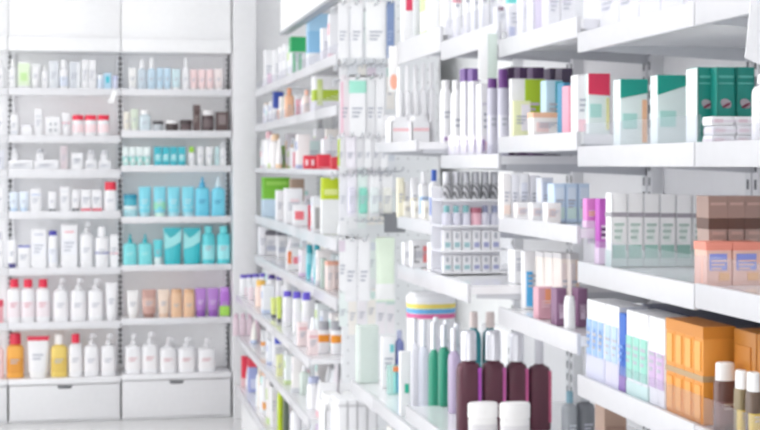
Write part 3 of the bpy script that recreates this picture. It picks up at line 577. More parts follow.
# third shelf
for k, (a, b, t, kw, look) in enumerate(((503, 511, 174, dict(col='f3f0ef', panels=((.1, .9, .1, .3, 'f0dcd2'),)), 'white carton with peach foot'), (511.3, 519, 175, dict(col='eeeef3'), 'pale lilac white carton'), (519.3, 529.5, 174, dict(col='f4f4f6', panels=((.2, .8, .4, .8, 'e0e2ec'),)), 'white carton with grey field'),
        (530, 541, 176, dict(col='f0f0f5', panels=((.1, .9, .1, .26, 'b6bad0'),)), 'white carton with slate foot'), (541.5, 553.5, 178, dict(col='e6eaf4', panels=((.1, .9, .5, .9, 'd2dcee'),)), 'pale blue white carton'))):
    G('C', 2, a, b, t, 'carton', look, dx=.06, d=.045, **kw)
for a in (554, 566, 578): G('C', 2, a, a + 11.5, 184, 'carton', 'powder blue carton', Y=3.14, d=.05, col='c9dcf0', panels=((.1, .9, .1, .4, 'cfe6e2'), (.15, .85, .6, .9, 'dae6f4')))
for a in (502, 517, 532, 547): G('C', 2, a, a + 14.5, 203, 'carton', 'low white carton in the front row', Y=3.1, d=.035, col='f4f1f0', panels=((.1, .6, .3, .7, 'ecd9d4'),), prcol='c8ccd8')
# fourth shelf
G('C', 3, 514.5, 524, 250.5, 'carton', 'slim white carton at the row end', dx=.05, Y=3.22, d=.06, panels=((.2, .8, .7, .76, 'c8cad2'),))
G('C', 3, 524.4, 542.5, 251.5, 'carton', 'white carton with sky blue arrow', dx=.05, Y=3.2, d=.06, panels=((.1, .45, .05, .65, '56b4ea'), (.6, .95, .1, .9, 'f0ece6')))
for k, a in enumerate((543, 552, 561, 570)):
    G('C', 3, a, a + 8.7, 253 + k * .5, 'carton', 'white carton with tan border', dx=.07, Y=3.18, d=.06, col='f0e8e2', panels=((.7, 1.0, .0, .9, 'dfc3ae'), (.08, .6, .3, .85, 'eae0e0')), bands=((.92, 1, 'd4d2d4'),))
G('C', 3, 538, 556, 288, 'carton', 'low coral and mauve carton', Y=3.05, d=.04, col='d9a6b4', panels=((.4, .95, .5, .95, 'f0a078'),), prcol='f0d4d8')
G('C', 3, 566.8, 576.8, 297, 'bottle', 'small white bottle between the low plum cartons', d=.03, capf=.12, capw=.9, pr=False)
for a in (556.3, 577.5): G('C', 3, a, a + 10.2, 289, 'carton', 'low plum carton with pale disc', Y=3.03, d=.04, col='8a6484', panels=((.3, .75, .2, .55, 'd4c0d2'),), prcol='b89cb4')
# ---- mouthwash bay
for a in (447, 457, 467): G('D', 0, a - 3, a + 5.6, 3, 'tube', 'white hang tube with red mark' if a == 457 else 'tall white tube', Y=3.84, d=.03, h=.21, cap='e8e8ee', band=(.5, .56, 'd8a0ac') if a == 457 else None)
for a in (474, 482, 490): G('D', 0, a, a + 7.4, 2, 'carton', 'tall white carton behind the clear riser', Y=3.7, d=.04, h=.2, panels=((.05, .3, .0, 1, 'dfe1e6'),))
G('D', 0, 428, 441, 3, 'hanging_bag', 'soft white packet leaning on the shelf end', Y=4.02, d=.03, h=.17, col='f6f6f8')
for a in (442, 453): G('D', 1, a, a + 10.6, 80, 'bottle', 'tall white bottle beside slim tall cartons', Y=3.9, d=.045, col='f6f6f8', capf=.12, capw=.8)
for a in (464.5, 472.5): G('D', 1, a, a + 7.6, 69, 'carton', 'slim tall white carton with purple top', Y=3.75, d=.05, bands=((.86, 1, '7a5a9c'),), panels=((.05, .3, .0, .84, 'e4e2ec'),), pr=False)
G('D', 1, 480.5, 497, 84, 'carton', 'broad tall white carton', Y=3.7, d=.05, panels=((.1, .9, .7, .74, 'dcdae4'),))
for k, a in enumerate((443.5, 451, 458.5, 466, 473.5, 481)): G('D', 1, a, a + 7, 136, 'carton', 'low white carton with violet print', Y=3.66 if k > 2 else 3.68, d=.035, col='f4f0f5', panels=((.15, .5, .2, .8, '9a7ab4'), (.6, .9, .3, .7, 'e0b4c4')), pr=False)
# clear case with four rows (stands on the third shelf)
Y0 = 3.82; cx0, cx1 = bX(441, Y0), bX(511, Y0); zb = BAY['D'][1][2][0]; hw = (cx1 - cx0) / 2
def zpy(py, Y, px): return CAMZ + (HZ - py) * depth(bX(px, Y), Y) / F
case = empty('display_case', ((cx0 + cx1) / 2, Y0, zb + .001)); case['label'] = 'clear plastic display case of silver-topped bottles on the mouthwash bay'; case['category'] = 'display case'
tiers = [zpy(199, Y0, 470) - zb, zpy(225, Y0, 470) - zb, zpy(250, Y0, 470) - zb, .009]
ob('side_panel', box_mesh(-hw - .003, -hw, -.012, .11, 0.0, tiers[0] + .03, .001), mat('f9f9fb', .1, 'acrylic'), case); ob('side_panel', box_mesh(hw, hw + .003, -.012, .11, 0.0, tiers[0] + .03, .001), mat('f9f9fb', .1, 'acrylic'), case)
for tz in tiers: ob('tier_shelf', box_mesh(-hw, hw, -.012, .11, tz - .006, tz - .001), mat('f7f7f9', .2), case)
ob('tier_back', box_mesh(-hw, hw, .11, .113, 0.0, tiers[0] + .03), mat('fafafb', .3), case)
PC = 'in the clear display case'
for k, (a, b) in enumerate(((443.5, 452), (453, 461.5), (462.5, 471.5), (472.5, 481), (482, 490.5), (491.5, 500.5))):
    put(a, b, 172, 'bottle', 'silver bottle with black zebra pattern', PC + ', top tier', zb + tiers[0] - .001, Y=Y0, d=.03, col='c9cace', cap='c4c5ca', capkind='metal', capf=.42, capw=.95, stuff='zebra', pr=False)
    if k == 3: put(a - 1, b + 2, 208, 'jar', 'round pink jar with plum lid', PC + ', second tier', zb + tiers[1] - .001, Y=Y0, d=.03, col='f0c0cc', lid='b46a7c', lidf=.3)
    else: put(a, b, 206, 'bottle', 'small lilac bottle with teal cap' if k < 3 else 'small lilac bottle with slate cap', PC + ', second tier', zb + tiers[1] - .001, Y=Y0, d=.028, col='dcdce8', cap='8cc4c6' if k < 3 else '9aa0bc', capf=.35, capw=.7, pr=False)
    for t, (py, ti) in enumerate(((231, 2), (256, 3))):
        put(a, b, py, 'carton', 'tiny white carton with ' + ('teal' if k < 3 else 'indigo') + ' mark', PC + (', third tier', ', bottom tier')[t], zb + tiers[ti] - .001, Y=Y0, d=.03, panels=((.2, .8, .15, .4, 'a4c8cc' if k < 3 else 'a8acd0'), (.3, .6, .6, .9, 'b4b7be')), pr=False)
# mouthwash bottles, set into the depth of the fourth shelf
WINE = '6c404e'
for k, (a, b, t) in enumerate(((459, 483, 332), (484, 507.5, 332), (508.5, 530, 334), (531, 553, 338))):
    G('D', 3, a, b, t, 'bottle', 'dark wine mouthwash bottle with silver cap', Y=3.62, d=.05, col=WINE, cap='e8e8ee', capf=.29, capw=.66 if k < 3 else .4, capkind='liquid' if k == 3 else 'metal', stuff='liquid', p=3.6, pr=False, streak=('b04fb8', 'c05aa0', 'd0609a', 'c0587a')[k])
for k, (a, b, c, lk, bd) in enumerate(((411, 421, 'ececf2', 'clear mouthwash bottle with silver cap', None), (420.5, 430.5, 'e4e6f0', 'clear mouthwash bottle with silver cap', None), (430.5, 441, '3fa88a', 'green mouthwash bottle with silver cap', None), (440.5, 451.5, '38a486', 'green mouthwash bottle with silver cap', None), (450.5, 462, 'd2c4de', 'lilac mouthwash bottle with silver cap', None))):
    yy = .955 / tanx((a + b) / 2)
    if yy > 4.06: G('E', 4, a, b, 319 + 2 * k, 'bottle', lk, X=.965, d=.045, col=c, cap='e8e9ee', capf=.27, capw=.66, capkind='metal', stuff='liquid', p=3.4, pr=False)
    else: G('D', 3, a, b, 317 + 3 * k, 'bottle', lk, X=.965, d=.045, col=c, cap='e8e9ee', capf=.27, capw=.66, capkind='metal', stuff='liquid', p=3.4, pr=False)
for k, (a, b) in enumerate(((427, 437), (437, 448), (448, 459))): G('D', 3, a + 6, b + 5, 318 + 3 * k, 'bottle', 'clear second-line bottle with silver cap', X=1.03, d=.045, col='e8e8f0', cap='e8e9ee', capf=.27, capw=.66, capkind='metal', stuff='liquid', p=3.4, pr=False)
for a, b in ((469, 483), (485, 500)): G('D', 3, a, b, 313, 'bottle', 'tall teal bottle behind the mouthwash', Y=3.92, d=.05, col='2f8f9a', cap='e6d8d4', capf=.16, capw=.6, label='4fb0b4', pr=False)
for a, b in ((469.5, 500.5), (501.5, 533)):
    G('C', 4, a, b, 404, 'jar', 'round white jar before the mouthwash', Y=3.37, col='f4f3f2', lid='f7f6f5', lidf=.36, label='e4e2e4')
for a, b, t, kw, lk in ((566, 580, 393, dict(col='b8bcc0', cap='7aa0b0', stuff='clear'), 'clear grey bottle with teal cap'), (580.5, 597, 391, dict(col='94979c', cap='b8bcc0', stuff='clear', label='d8a494', lz=(.0, .2)), 'smoky grey bottle with orange foot')):
    G('C', 4, a, b, t, 'bottle', lk, Y=3.3, d=.05, capf=.2, capw=.5, **kw)
G('C', 4, 588, 598, 417, 'carton', 'low bright orange carton under the blue carton shelf', Y=3.25, d=.03, h=.06, col='ee6a44') if False else None
G('C', 4, 604, 627, 402, 'carton', 'brown carton below the blue and white cartons', Y=2.95, d=.06, col='a48878', panels=((.1, .9, .3, .7, '8d7062'),))
# ---- white-tub bay
G('E', 0, 403, 413, -22, 'carton', 'white carton with red upper corner', dx=.02, d=.04, panels=((.3, .95, .5, .95, 'dc4464'),), pr=False)
G('E', 0, 414, 421, -16, 'hanging_bag', 'grey translucent packet', dx=.03, d=.03, col='d5d8da')
for k, a in enumerate((399, 410, 421, 432)): G('E', 1, a, a + 9.8, 64 - k, 'tube', 'tall white tube with grey seam', Y=4.3 - .05 * k, d=.03, cap='f0f0f2', topcol='ececf0', pr=False) if False else None
for k, a in enumerate((397, 405, 413, 421, 429)):
    G('E', 1, a, a + 7.4, 67 - k * 1.2, 'bottle', 'tall white bottle above the white tray', Y=4.58, d=.04, capf=.3, capw=.62, cap='f6f6f8', tapered=.12, pr=False)
for k, (a, b) in enumerate(((391, 411), (411.5, 431))): G('E', 1, a, b, 120, 'display_tray', 'white display tray with faint red script', Y=4.46, d=.1, h=.092, fill='f2f2f4', stripe='f0c4c8')
gs = BAY['E'][1][2][0]
put(396, 405.5, 147, 'jar', 'small lime jar', 'on the third shelf of the white-tub bay', gs, Y=4.55, d=.035, col='a4ae3e', lid='8a9434', h=.16) if False else None
G('E', 2, 404.5, 411, 182, 'tube', 'white tube at the shelf end', Y=4.4, d=.03)
G('E', 2, 411.5, 419, 178, 'tube', 'white tube with ivory band', Y=4.36, d=.03, band=(.3, .5, 'efe6cc'))
G('E', 2, 420, 430, 172, 'bottle', 'white bottle with sky blue label', Y=4.3, d=.035, label='a8c8ec', capf=.2)
G('E', 2, 430.5, 440, 170, 'bottle', 'white bottle with royal blue label', Y=4.24, d=.035, label='4f78cc', cap='3f64bc', capf=.22, capw=.6)
for a in (404, 414, 424): G('E', 2, a, a + 9.4, 201, 'carton', 'low cream white carton', Y=4.14, d=.04, col='f4f2ea', panels=((.1, .6, .4, .7, 'e6e0d0'),))
G('E', 2, 398, 404, 178, 'carton', 'narrow ivory carton', Y=4.5, d=.03, col='efebd4')
G('E', 3, 404, 411.5, 243, 'carton', 'white carton beside the black-framed one', Y=4.3, d=.04, panels=((.7, .95, .2, .8, 'e2e2e6'),))
G('E', 3, 412, 430, 241, 'carton', 'white carton with black frame and red mark', Y=4.24, d=.05, panels=((.12, .16, .2, .8, '55565c'), (.12, .4, .2, .24, '55565c'), (.12, .4, .76, .8, '55565c'), (.62, .9, .2, .8, 'ee8a8a')))
G('E', 3, 430.5, 441, 243, 'carton', 'white carton beside the clear case', Y=4.15, d=.05)
G('E', 4, 411, 460, 293.5, 'wipes_tub', 'oval white tub with rainbow stripes', Y=4.5, d=.13, low=.77, stripes=('e06aa0', '6ab4e4', 'f0dc6a'))
put(380, 391, 348, 'carton', 'white card pack with teal dot', 'on the low shelf under the peg hooks', BAY['F'][1][0][0], Y=4.85, d=.02, panels=((.3, .7, .55, .75, '26b08e'),)) if False else None
G('E', 4, 400.5, 411, 352, 'carton', 'white carton with teal dot', Y=4.3, d=.03, panels=((.4, .8, .36, .5, '2ab496'),), pr=False)
# low shelf under the hooks
G('F', 0, 388, 405.5, 366, 'toothbrush_pack', 'clear pack of three toothbrushes', Y=4.72, d=.03)
G('F', 0, 396, 405, 331, 'bottle', 'indigo bottle behind the toothbrush pack', Y=4.85, d=.035, col='7880b4', cap='b0b4d0', capf=.14, capw=.6, label='5a62a8', pr=False)
G('F', 0, 382, 395.5, 337, 'carton', 'white carton behind the toothbrush pack', Y=4.85, d=.03, panels=((.6, .9, .7, .85, '7ed0d4'),))
G('F', 0, 357.5, 379, 326, 'carton', 'tall pale grey-green carton', Y=4.98, d=.05, col='d4e0d9', panels=((.03, .12, .02, .98, 'eef4f0'),), pr=False)
for k, a in enumerate((338.5, 348.3, 358.1, 367.9)): put(a, a + 9.4, 401, 'carton', 'narrow white file-like carton', 'on the lower shelf under the peg hooks', BAY['P'][1][0][0], Y=5.08, d=.16, bands=((.93, .96, 'd4d4d6'),), panels=((.88, 1.0, .0, 1, 'c4c4c6'),), pr=False)
for a, b in ((325, 344), (346, 367)): put(a, b, 389, 'display_tray', 'white carrier box', 'on the lower shelf under the peg hooks', BAY['P'][1][0][0], Y=5.5, d=.16, fill='efefef')
# ---- peg-hook end panel between the far bays and the white-tub bay
pg = empty('pegboard_panel', (1.13, 5.78, 0)); pg['label'] = 'white pegboard end panel with wire hooks facing the viewer'; pg['category'] = 'pegboard'
ob('board', box_mesh(-.163, .22, 0.0, .02, .0, 2.55), mat('eceef0', .45, 'peg'), pg)
HOOKZ = []
def hooks(dz, xs, ln):
    for x in xs:
        z = CAMZ + dz
        ob('peg_hook', rod_mesh(((0, 0, 0), (0, -ln * .8, 0.0), (0, -ln, .004), (0, -ln - .008, .016)), .003), mat('c6c8cd', .25, 'metal'), pg, (x - 1.13, 0, z))
        ob('hook_plate', box_mesh(-.008, .008, -.003, 0.0, -.015, .015), mat('d8dadd', .3), pg, (x - 1.13, 0, z))
def hang(a, b, top, bot, kind, look, Y, d=.02, **kw):
    X = Y * tanx((a + b) / 2); zt = CAMZ + (HZ - top) * depth(X, Y) / F; zb_ = CAMZ + (HZ - bot) * depth(X, Y) / F
    put(a, b, top, kind, look, 'on the peg-hook panel', zb_, Y=Y, d=d, h=zt - zb_, **kw)
    return zt
rows_ = [   # top py, bottom py, list of (px0, px1, kind, look, kwargs)
  (2, 58, [(338, 349, 'hang_pack', 'white hang pack in the top row', {}), (351, 363, 'hang_pack', 'white hang pack in the top row', {}), (366, 386.5, 'hang_pack', 'large plain white hang pack', dict(col='fafafa')), (387.3, 394, 'hang_pack', 'narrow steel blue hang pack', dict(col='7f93bc', prcol='a8b6d4'))]),
  (76, 137, [(341, 350, 'hang_pack', 'pink and white hang pack', dict(col='f4ecf0', stripe='f2cad8')), (349.5, 366, 'hang_pack', 'white hang pack with mint panel', dict(head='a6e6d2')), (367, 376, 'hang_pack', 'slender white hang pack in the second row', {}), (376.5, 384.5, 'hang_pack', 'slender white hang pack in the second row', {})]),
  (136, 168, [(338, 345, 'hang_pack', 'white hang pack with lime stripe', dict(stripe='c2d858')), (346, 356, 'hang_pack', 'pale lilac hang pack', dict(col='efebf2')), (357, 364, 'hang_pack', 'short white hang pack in the third row', {}), (365, 372, 'hang_pack', 'short white hang pack in the third row', {}), (373, 380, 'hang_pack', 'short white hang pack in the third row', {}), (381, 388, 'hang_pack', 'short white hang pack in the third row', {})]),
  (174, 217, [(340, 347, 'hang_pack', 'small grey-white hang pack', dict(col='ececf0')), (347.5, 356.5, 'hang_pack', 'pale lilac bubble pack', dict(col='efedf4', bubble='dcdae8')), (358, 368.5, 'hang_pack', 'mint green bubble pack', dict(col='e8f4f0', bubble='8fdcc8')), (369.5, 380, 'hang_pack', 'white bubble pack beside the mint one', dict(bubble='e4ecec')), (382, 393, 'hang_pack', 'white bubble pack with cream stripe', dict(bubble='eeeee6'))]),
  (238, 302, [(345.5, 357, 'hang_pack', 'white hang pack with black clip print', dict(panels=None)), (359, 370, 'hang_pack', 'tall white hang pack in the lowest row', {}), (376, 396, 'hanging_bag', 'pale green hanging bag with white base', dict(col='e4f2df', base='f4f5f4'))]),
]
for top, bot, lst in rows_:
    xs = []
    for k, (a, b, kind, look, kw) in enumerate(lst):
        kw = dict(kw); kw.pop('panels', None)
        Yp = 5.52 - .015 * (k % 2); X = Yp * tanx((a + b) / 2)
        zt = hang(a, b, top, bot, kind, look, Yp, d=.035 if kind == 'hanging_bag' else .02, **kw)
        if kind == 'hang_pack': xs.append(X)
        if kind == 'hang_pack' and 'bubble' not in kw:
            for q in (1, 2):
                hang(a + .6 * q, b + .6 * q - .2, top - .4 * q, bot - .6 * q, kind, ('second-layer ' if q == 1 else 'third-layer ') + look, Yp + .035 * q, d=.02, **kw)
    dzh = (HZ - top) * depth(1.05, 5.52) / F - .042 * (bot - top) * 5.6 / F
    hooks(dzh, xs, .30)
rr = random.Random(5)
for j, (top, bot, nm) in enumerate(((8, 50, 'top'), (66, 112, 'second'), (114, 150, 'third'), (150, 190, 'fourth'), (190, 232, 'fifth'), (240, 285, 'sixth'), (292, 330, 'lowest'))):
    for a in (339, 348.5, 358, 367.5, 377, 386.5):
        hang(a, a + 8.6, top + rr.uniform(-4, 4), bot + rr.uniform(-8, 8), 'hang_pack', 'off-white rear pack in the %s row' % nm, 5.68, d=.012, col=rr.choice(['f4f4f6', 'eceef2', 'f2eef2', 'eaf2f0', 'f4f0ea']), head=rr.choice([None, None, 'dde2ea', 'e4d8e4', 'cfe4de']))
hooks((HZ - 63) * 5.6 / F, [.94 + .035 * k for k in range(6)], .25)
hooks((HZ - 171.5) * 5.6 / F, [1.0 + .03 * k for k in range(6)], .28)
hooks((HZ - 222) * 5.6 / F, [1.0 + .03 * k for k in range(5)], .28)
ob('price_bracket', bars_mesh((-.06, .02, -.33, -.325, -.07, .0), (-.06, -.055, -.33, 0.0, -.012, -.002), (.015, .02, -.33, 0.0, -.012, -.002)), mat('9a9ca0', .3, 'metal'), pg, (0, 0, CAMZ + (HZ - 214) * 5.5 / F))
# hanging packets in front of the white-tub bay's far end
z_ = CAMZ + .30
# ---- far aisle shelves
def far(i, px): 
    return None
def FG(i, a, b, top, kind, look, X=None, **kw):
    """pick the far bay the product stands in from its distance"""
    xf = XF if i < 5 else .85
    X = X or xf + .08; Yc = X / tanx((a + b) / 2)
    key = 'H'
    for k, (y0, y1) in zip('HIJKL', FARY):
        if y0 <= Yc <= y1: key = k
    dd = kw.get('d', .05)
    if Yc + dd > 8.84: return G(key if Yc < 8.86 else 'L', i, a, b, top, kind, look, Y=8.84 - dd, **kw)
    Ym = (xf + .012) / tanx(a)
    if Ym > Yc: return G(key, i, a, b, top, kind, look, Y=min(Ym, 8.84 - dd), **kw)
    return G(key, i, a, b, top, kind, look, X=X, **kw)
FG(0, 308.5, 333.5, 14, 'carton', 'big light blue carton with pale lid', d=.08, col='8cc0e4', bands=((.0, .32, 'f2f4f8'), (.7, 1, 'a9d2ee')), pr=False, X=1.06)
FG(0, 322, 334.5, 28, 'carton', 'white and lavender carton before the blue one', d=.06, col='f4f4f8', panels=((.55, 1.0, .05, .98, 'b9b6e2'),), X=.985)
FG(0, 291, 306, 37, 'carton', 'white carton with bright green top', d=.08, bands=((.62, 1, '2fae68'),), panels=((.1, .3, .1, .6, '7fcfa0'), (.5, .7, .1, .6, '7fcfa0')), X=1.015)
FG(0, 274, 283, 50, 'carton', 'white carton with teal square', d=.08, panels=((.5, .9, .1, .3, '5c9ca4'),), X=1.015)
FG(0, 265, 273, 50, 'carton', 'white carton with pale pink spot', d=.08, panels=((.3, .8, .15, .4, 'f0d4e4'),), X=1.015)
FG(0, 336, 346, 16, 'carton', 'tall white carton at the shelf end', d=.06, X=1.05, panels=((.7, .95, 0, 1, 'd8d4d4'),))
FG(1, 274, 283.5, 92, 'carton', 'white carton with royal blue top', d=.06, bands=((.45, 1, '3f58b4'),), panels=((.4, .9, .05, .4, 'f08a48'),), pr=False, X=.985)
FG(1, 285, 294.5, 88, 'bottle', 'peach bottle', col='f6c4a0', cap='f2ae88', capf=.2, X=.985)
FG(1, 295.5, 302, 95, 'carton', 'white carton with rose stripes', panels=((.1, .4, .1, .8, 'f08aa0'), (.6, .9, .1, .8, 'f2a4b4')), X=1.02, pr=False)
FG(1, 303, 311, 90, 'bottle', 'small peach-capped bottle', cap='f4c0a8', col='f8e8e0', X=.985)
FG(1, 314, 341.5, 76, 'carton', 'broad white carton with lime band', d=.09, bands=((.32, .62, 'b4cc3c'),), panels=((.1, .3, .2, .9, 'd6e49a'),), pr=False, X=1.015)
FG(2, 279, 290, 146, 'carton', 'low green carton at the shelf back', col='a0cc70', X=1.14, d=.06)
FG(2, 291, 300, 148, 'carton', 'white carton with pink figures', panels=((.2, .45, .1, .8, 'f0a0b0'), (.6, .8, .1, .6, 'f4bcc6')), X=1.015, pr=False)
# third shelf row: pale boxes over the red ones (the red group stands on a riser tray)
FG(3, 263, 290.5, 177.5, 'carton', 'bright green carton over pale blue base', d=.1, X=1.05, col='77bc32', bands=((.0, .45, 'c9dcec'),), panels=((.1, .9, .8, .9, '9ad05a'),), pr=False)
FG(3, 291, 304.5, 179, 'carton', 'brown carton beside the green one', d=.08, X=1.05, col='a8917f', bands=((.0, .5, 'eeecec'),), pr=False)
FG(3, 276.5, 284.5, 190.5, 'carton', 'white carton in front of the green one', X=1.0, d=.06)
FG(3, 285, 303, 188.5, 'carton', 'broad white carton in front of the brown one', X=1.0, d=.06, panels=((.3, .8, .6, .7, 'f0dce0'),))
FG(3, 293, 311, 205, 'carton', 'low white carton with red script and edge', X=.985, d=.03, panels=((.1, .6, .3, .7, 'f07a84'), (.85, 1.0, 0, 1, 'e23c50')), pr=False)
FG(3, 312, 327, 205, 'carton', 'low white carton with red right side', X=.985, d=.03, panels=((.7, 1.0, 0, 1, 'e8404f'), (.2, .5, .1, .9, 'a8a8a8')), pr=False)
zr3 = BAY['H'][1][2][0]
FG(2, 303, 322, 138, 'carton', 'white carton with pale mint front', X=1.08, d=.08, panels=((.05, .9, .05, .9, 'd6ebe8'),))
FG(2, 323, 339.5, 139, 'carton', 'white carton with grey seam', X=1.08, d=.08, panels=((.45, .5, 0, 1, 'd0d4d8'),))
FG(2, 304, 317.5, 155.5, 'carton', 'low crimson carton with white figures', X=.995, d=.04, col='e23a4c', panels=((.1, .3, .3, .7, 'fae0e4'), (.55, .75, .3, .7, 'fae0e4')), pr=False)
FG(2, 318, 331, 154.5, 'carton', 'plain low crimson carton', X=1.0, d=.04, col='e23a4c', panels=((.1, .9, .1, .2, 'f0a0a8'),), pr=False)
FG(2, 331.5, 343, 157, 'carton', 'dull red low carton at the shelf end', X=1.0, d=.04, col='d9404c', panels=((.6, .9, .1, .9, 'f2b8bc'),), pr=False)
FG(3, 322, 342, 178, 'carton', 'lime yellow carton on white base', X=1.0, d=.05, col='c8da2a', bands=((.0, .62, 'f0f2f2'),), panels=((.1, .8, .7, .8, 'e6ee9a'),), pr=False)
# fourth shelf
FG(4, 259, 267, 227, 'carton', 'white carton with grey side at the far end', X=1.04, d=.08, col='f0f0f4')
for a, b in ((265.5, 277), (277.5, 289), (289.5, 301)):
    FG(4, a, b, 231, 'carton', 'white carton with dark grey top', X=1.09, d=.08, bands=((.82, 1, '77757e'),), panels=((.1, .9, .2, .4, 'c2c6d4'),))
FG(4, 286.5, 305.5, 248, 'carton', 'low white carton with red and orange print', X=.99, d=.04, panels=((.05, .25, .3, .85, 'f08a58'), (.35, .6, .3, .6, 'f08a98'), (.8, 1.0, .1, .9, 'e84a58')), pr=False)
for a in (306.5, 313.8): FG(4, a, a + 7, 245, 'bottle', 'aqua bottle with teal cap', X=1.0, col='8fd4de', cap='2f9fae', capf=.25, capw=.9, label='5cc0cc', pr=False)
for a, b in ((327, 333.5), (334, 340.5)): FG(4, a, b, 262, 'carton', 'blush carton near the shelf end', X=1.0 + (a - 327) * .006, d=.06, col='f2e2de', bands=((.88, 1, 'efb49c'),), panels=((.1, .5, .1, .8, 'f6ecea'),))
FG(4, 322, 326.6, 259, 'carton', 'slim grey-green carton', X=1.0, d=.05, col='b9cbc2')
FG(4, 341, 349, 262, 'carton', 'white carton with grey top', X=1.015, d=.05, bands=((.9, 1, 'a8a6ac'),))
# fifth shelf: purple caps
PUR = '6a5ac0'
for k, a in enumerate((240, 246, 252.5, 259.5)): FG(5, a, a + 7.5, 275 - k * .5, 'bottle', 'white violet-capped rear bottle', X=.99, cap=PUR, capf=.16, capw=.9, pr=False)
for k, a in enumerate((268, 276, 284)): FG(5, a, a + 8, 275 - k * .3, 'bottle', 'white bottle with deep violet cap', X=1.0, cap='5a4a9c', capf=.16, capw=.9, label='eceaf2', pr=False)
for k, a in enumerate((283.5, 293, 302.5)): FG(5, a, a + 9, 291.5 + .6 * k, 'bottle', 'wide white bottle with purple cap', X=.925, cap='6452c8', capf=.16, capw=.9, label='f1eff4', pr=False)
FG(5, 255.5, 267.5, 280.5, 'bottle', 'blush bottle with yellow-orange cap', X=.91, col='f6dcd0', cap='f2c25c', capf=.2, capw=.8, pr=False)
FG(5, 271, 277, 298, 'tube', 'small lime-topped tube', X=.91, col='dfe88c', cap='55585c', d=.03, pr=False)
FG(5, 277, 282.5, 297, 'tube', 'small yellow-green tube', X=.91, col='cfdf6c', cap='6a6c70', d=.03, pr=False)
for a in (242, 248.5): FG(5, a, a + 6, 284, 'bottle', 'pale pink bottle', X=.9, col='f6e4ea', capf=.2, pr=False)
for k, a in enumerate((298, 308.5)): FG(5, a, a + 10, 320 + k * 2, 'carton', 'low pale pink carton', X=.885, d=.04, col='f4e2e2', panels=((.1, .9, .7, .8, 'e8b8bc'),), h=.1)
for a in (318.7, 331.2): FG(5, a, a + 11.8, 322, 'bottle', 'grey-capped bottle with orange patch', X=.935 + (a - 318) * .0035, d=.04, cap='a2a2a8', capf=.26, capw=.95, pr=False, label='f29a2c', lz=(.48, .8))
FG(5, 316, 322, 302, 'carton', 'small black-topped carton', X=1.05, d=.04, bands=((.8, 1, '4a4a4e'),))
# sixth shelf
for k, a in enumerate((233, 240, 247, 254)): FG(6, a, a + 6.6, 319 + 1.5 * k, 'bottle', 'pale mauve bottle', X=.93, h=.13, col='e8d4de', cap='d8bcca', capf=.2, capw=.7, pr=False)
FG(6, 261, 266, 331, 'tube', 'white tube with orange stripe', X=.91, cap='f0f0f0', band=(.3, .5, 'f2a45a'), pr=False)
FG(6, 266.5, 272.5, 332, 'carton', 'slim white carton with coral stripe', X=.91, d=.05, panels=((.1, .5, .2, .7, 'f09a80'),), pr=False)
FG(6, 273.5, 284, 335, 'carton', 'white carton with blue lozenge', X=.92, d=.06, panels=((.1, .9, .72, .92, '5560cc'),))
FG(6, 284.5, 290, 344, 'bottle', 'white bottle with grey cap', X=.92, cap='b8babf', pr=False)
FG(6, 277, 283, 353, 'carton', 'low pale yellow carton', X=.885, d=.03, col='eef0b4', h=.1)
FG(6, 291, 299, 350, 'bottle', 'white bottle with black cap', X=.93, cap='5c5c62', capf=.15, pr=False)
FG(6, 300, 310, 366, 'bottle', 'pale grey-green bottle', X=.92, col='dce8e0', capf=.2, pr=False)
# lowest shelf
FG(7, 242, 248, 357, 'carton', 'bright red carton', X=.9, d=.06, col='e83a54', bands=((.0, .3, 'f2c8cc'),), pr=False)
FG(7, 248.5, 258.5, 359, 'carton', 'lavender carton with red cap strip', X=.92, d=.06, col='a8b0e0', bands=((.75, 1, 'e8485c'),), panels=((.2, .8, .1, .4, 'd8dcf4'),), pr=False)
FG(7, 259, 263, 370, 'carton', 'slim blush carton', X=.9, d=.05, col='f2dccc')
FG(7, 263.5, 270.5, 367, 'carton', 'white carton with orange top', X=.9, d=.06, bands=((.82, 1, 'f0a03c'), (.14, .28, 'f2aa5a')), pr=False)
FG(7, 271, 277.5, 384, 'carton', 'white carton with grey seam and dark top', X=.9, d=.06, bands=((.94, 1, '6a6a70'),), panels=((.4, .6, .1, .8, 'e4dce0'),))
FG(7, 278, 283.5, 389, 'bottle', 'tall lime bottle with black cap', X=.91, d=.05, col='c4d82c', cap='4c4658', capf=.08, capw=.8, pr=False)
FG(7, 284, 289.5, 391, 'bottle', 'tall black-green bottle', X=.93, d=.05, col='5d6a58', cap='44484a', capf=.1, pr=False)
FG(7, 291, 303, 405, 'bottle', 'rounded white bottle', X=.92, d=.06, capf=.12, pr=False, p=2.0)
# ------------------------------------------------------------------ pale stock filling the remaining shelf fronts
PALE = ['f6f6f8', 'f2f2f5', 'f5f1f0', 'edf0f4', 'f3eef3', 'eef4f3', 'f6f3ec', 'e9edf3']
ACC = ['c3cfe6', 'f0c0c8', 'bfe2dc', 'd8d8de', 'f2d2b0', 'cfe2a8', 'b9c0dc', 'd8c4e0']
CN = {'f6f6f8': 'white', 'f2f2f5': 'off-white', 'f5f1f0': 'warm white', 'edf0f4': 'cool white', 'f3eef3': 'pinkish white', 'eef4f3': 'minty white', 'f6f3ec': 'ivory white', 'e9edf3': 'bluish white'}
AN = {'c3cfe6': 'periwinkle', 'f0c0c8': 'rose', 'bfe2dc': 'mint', 'd8d8de': 'grey', 'f2d2b0': 'apricot', 'cfe2a8': 'lime', 'b9c0dc': 'slate', 'd8c4e0': 'lilac'}
SCR = [(it[0]['s'][0], it[0]['s'][1], it[0]['s'][2], it[0]['s'][3], it[0]['s'][4]) for it in ITEMS if it[3] > 232]
for it in ITEMS: del it[0]['s']
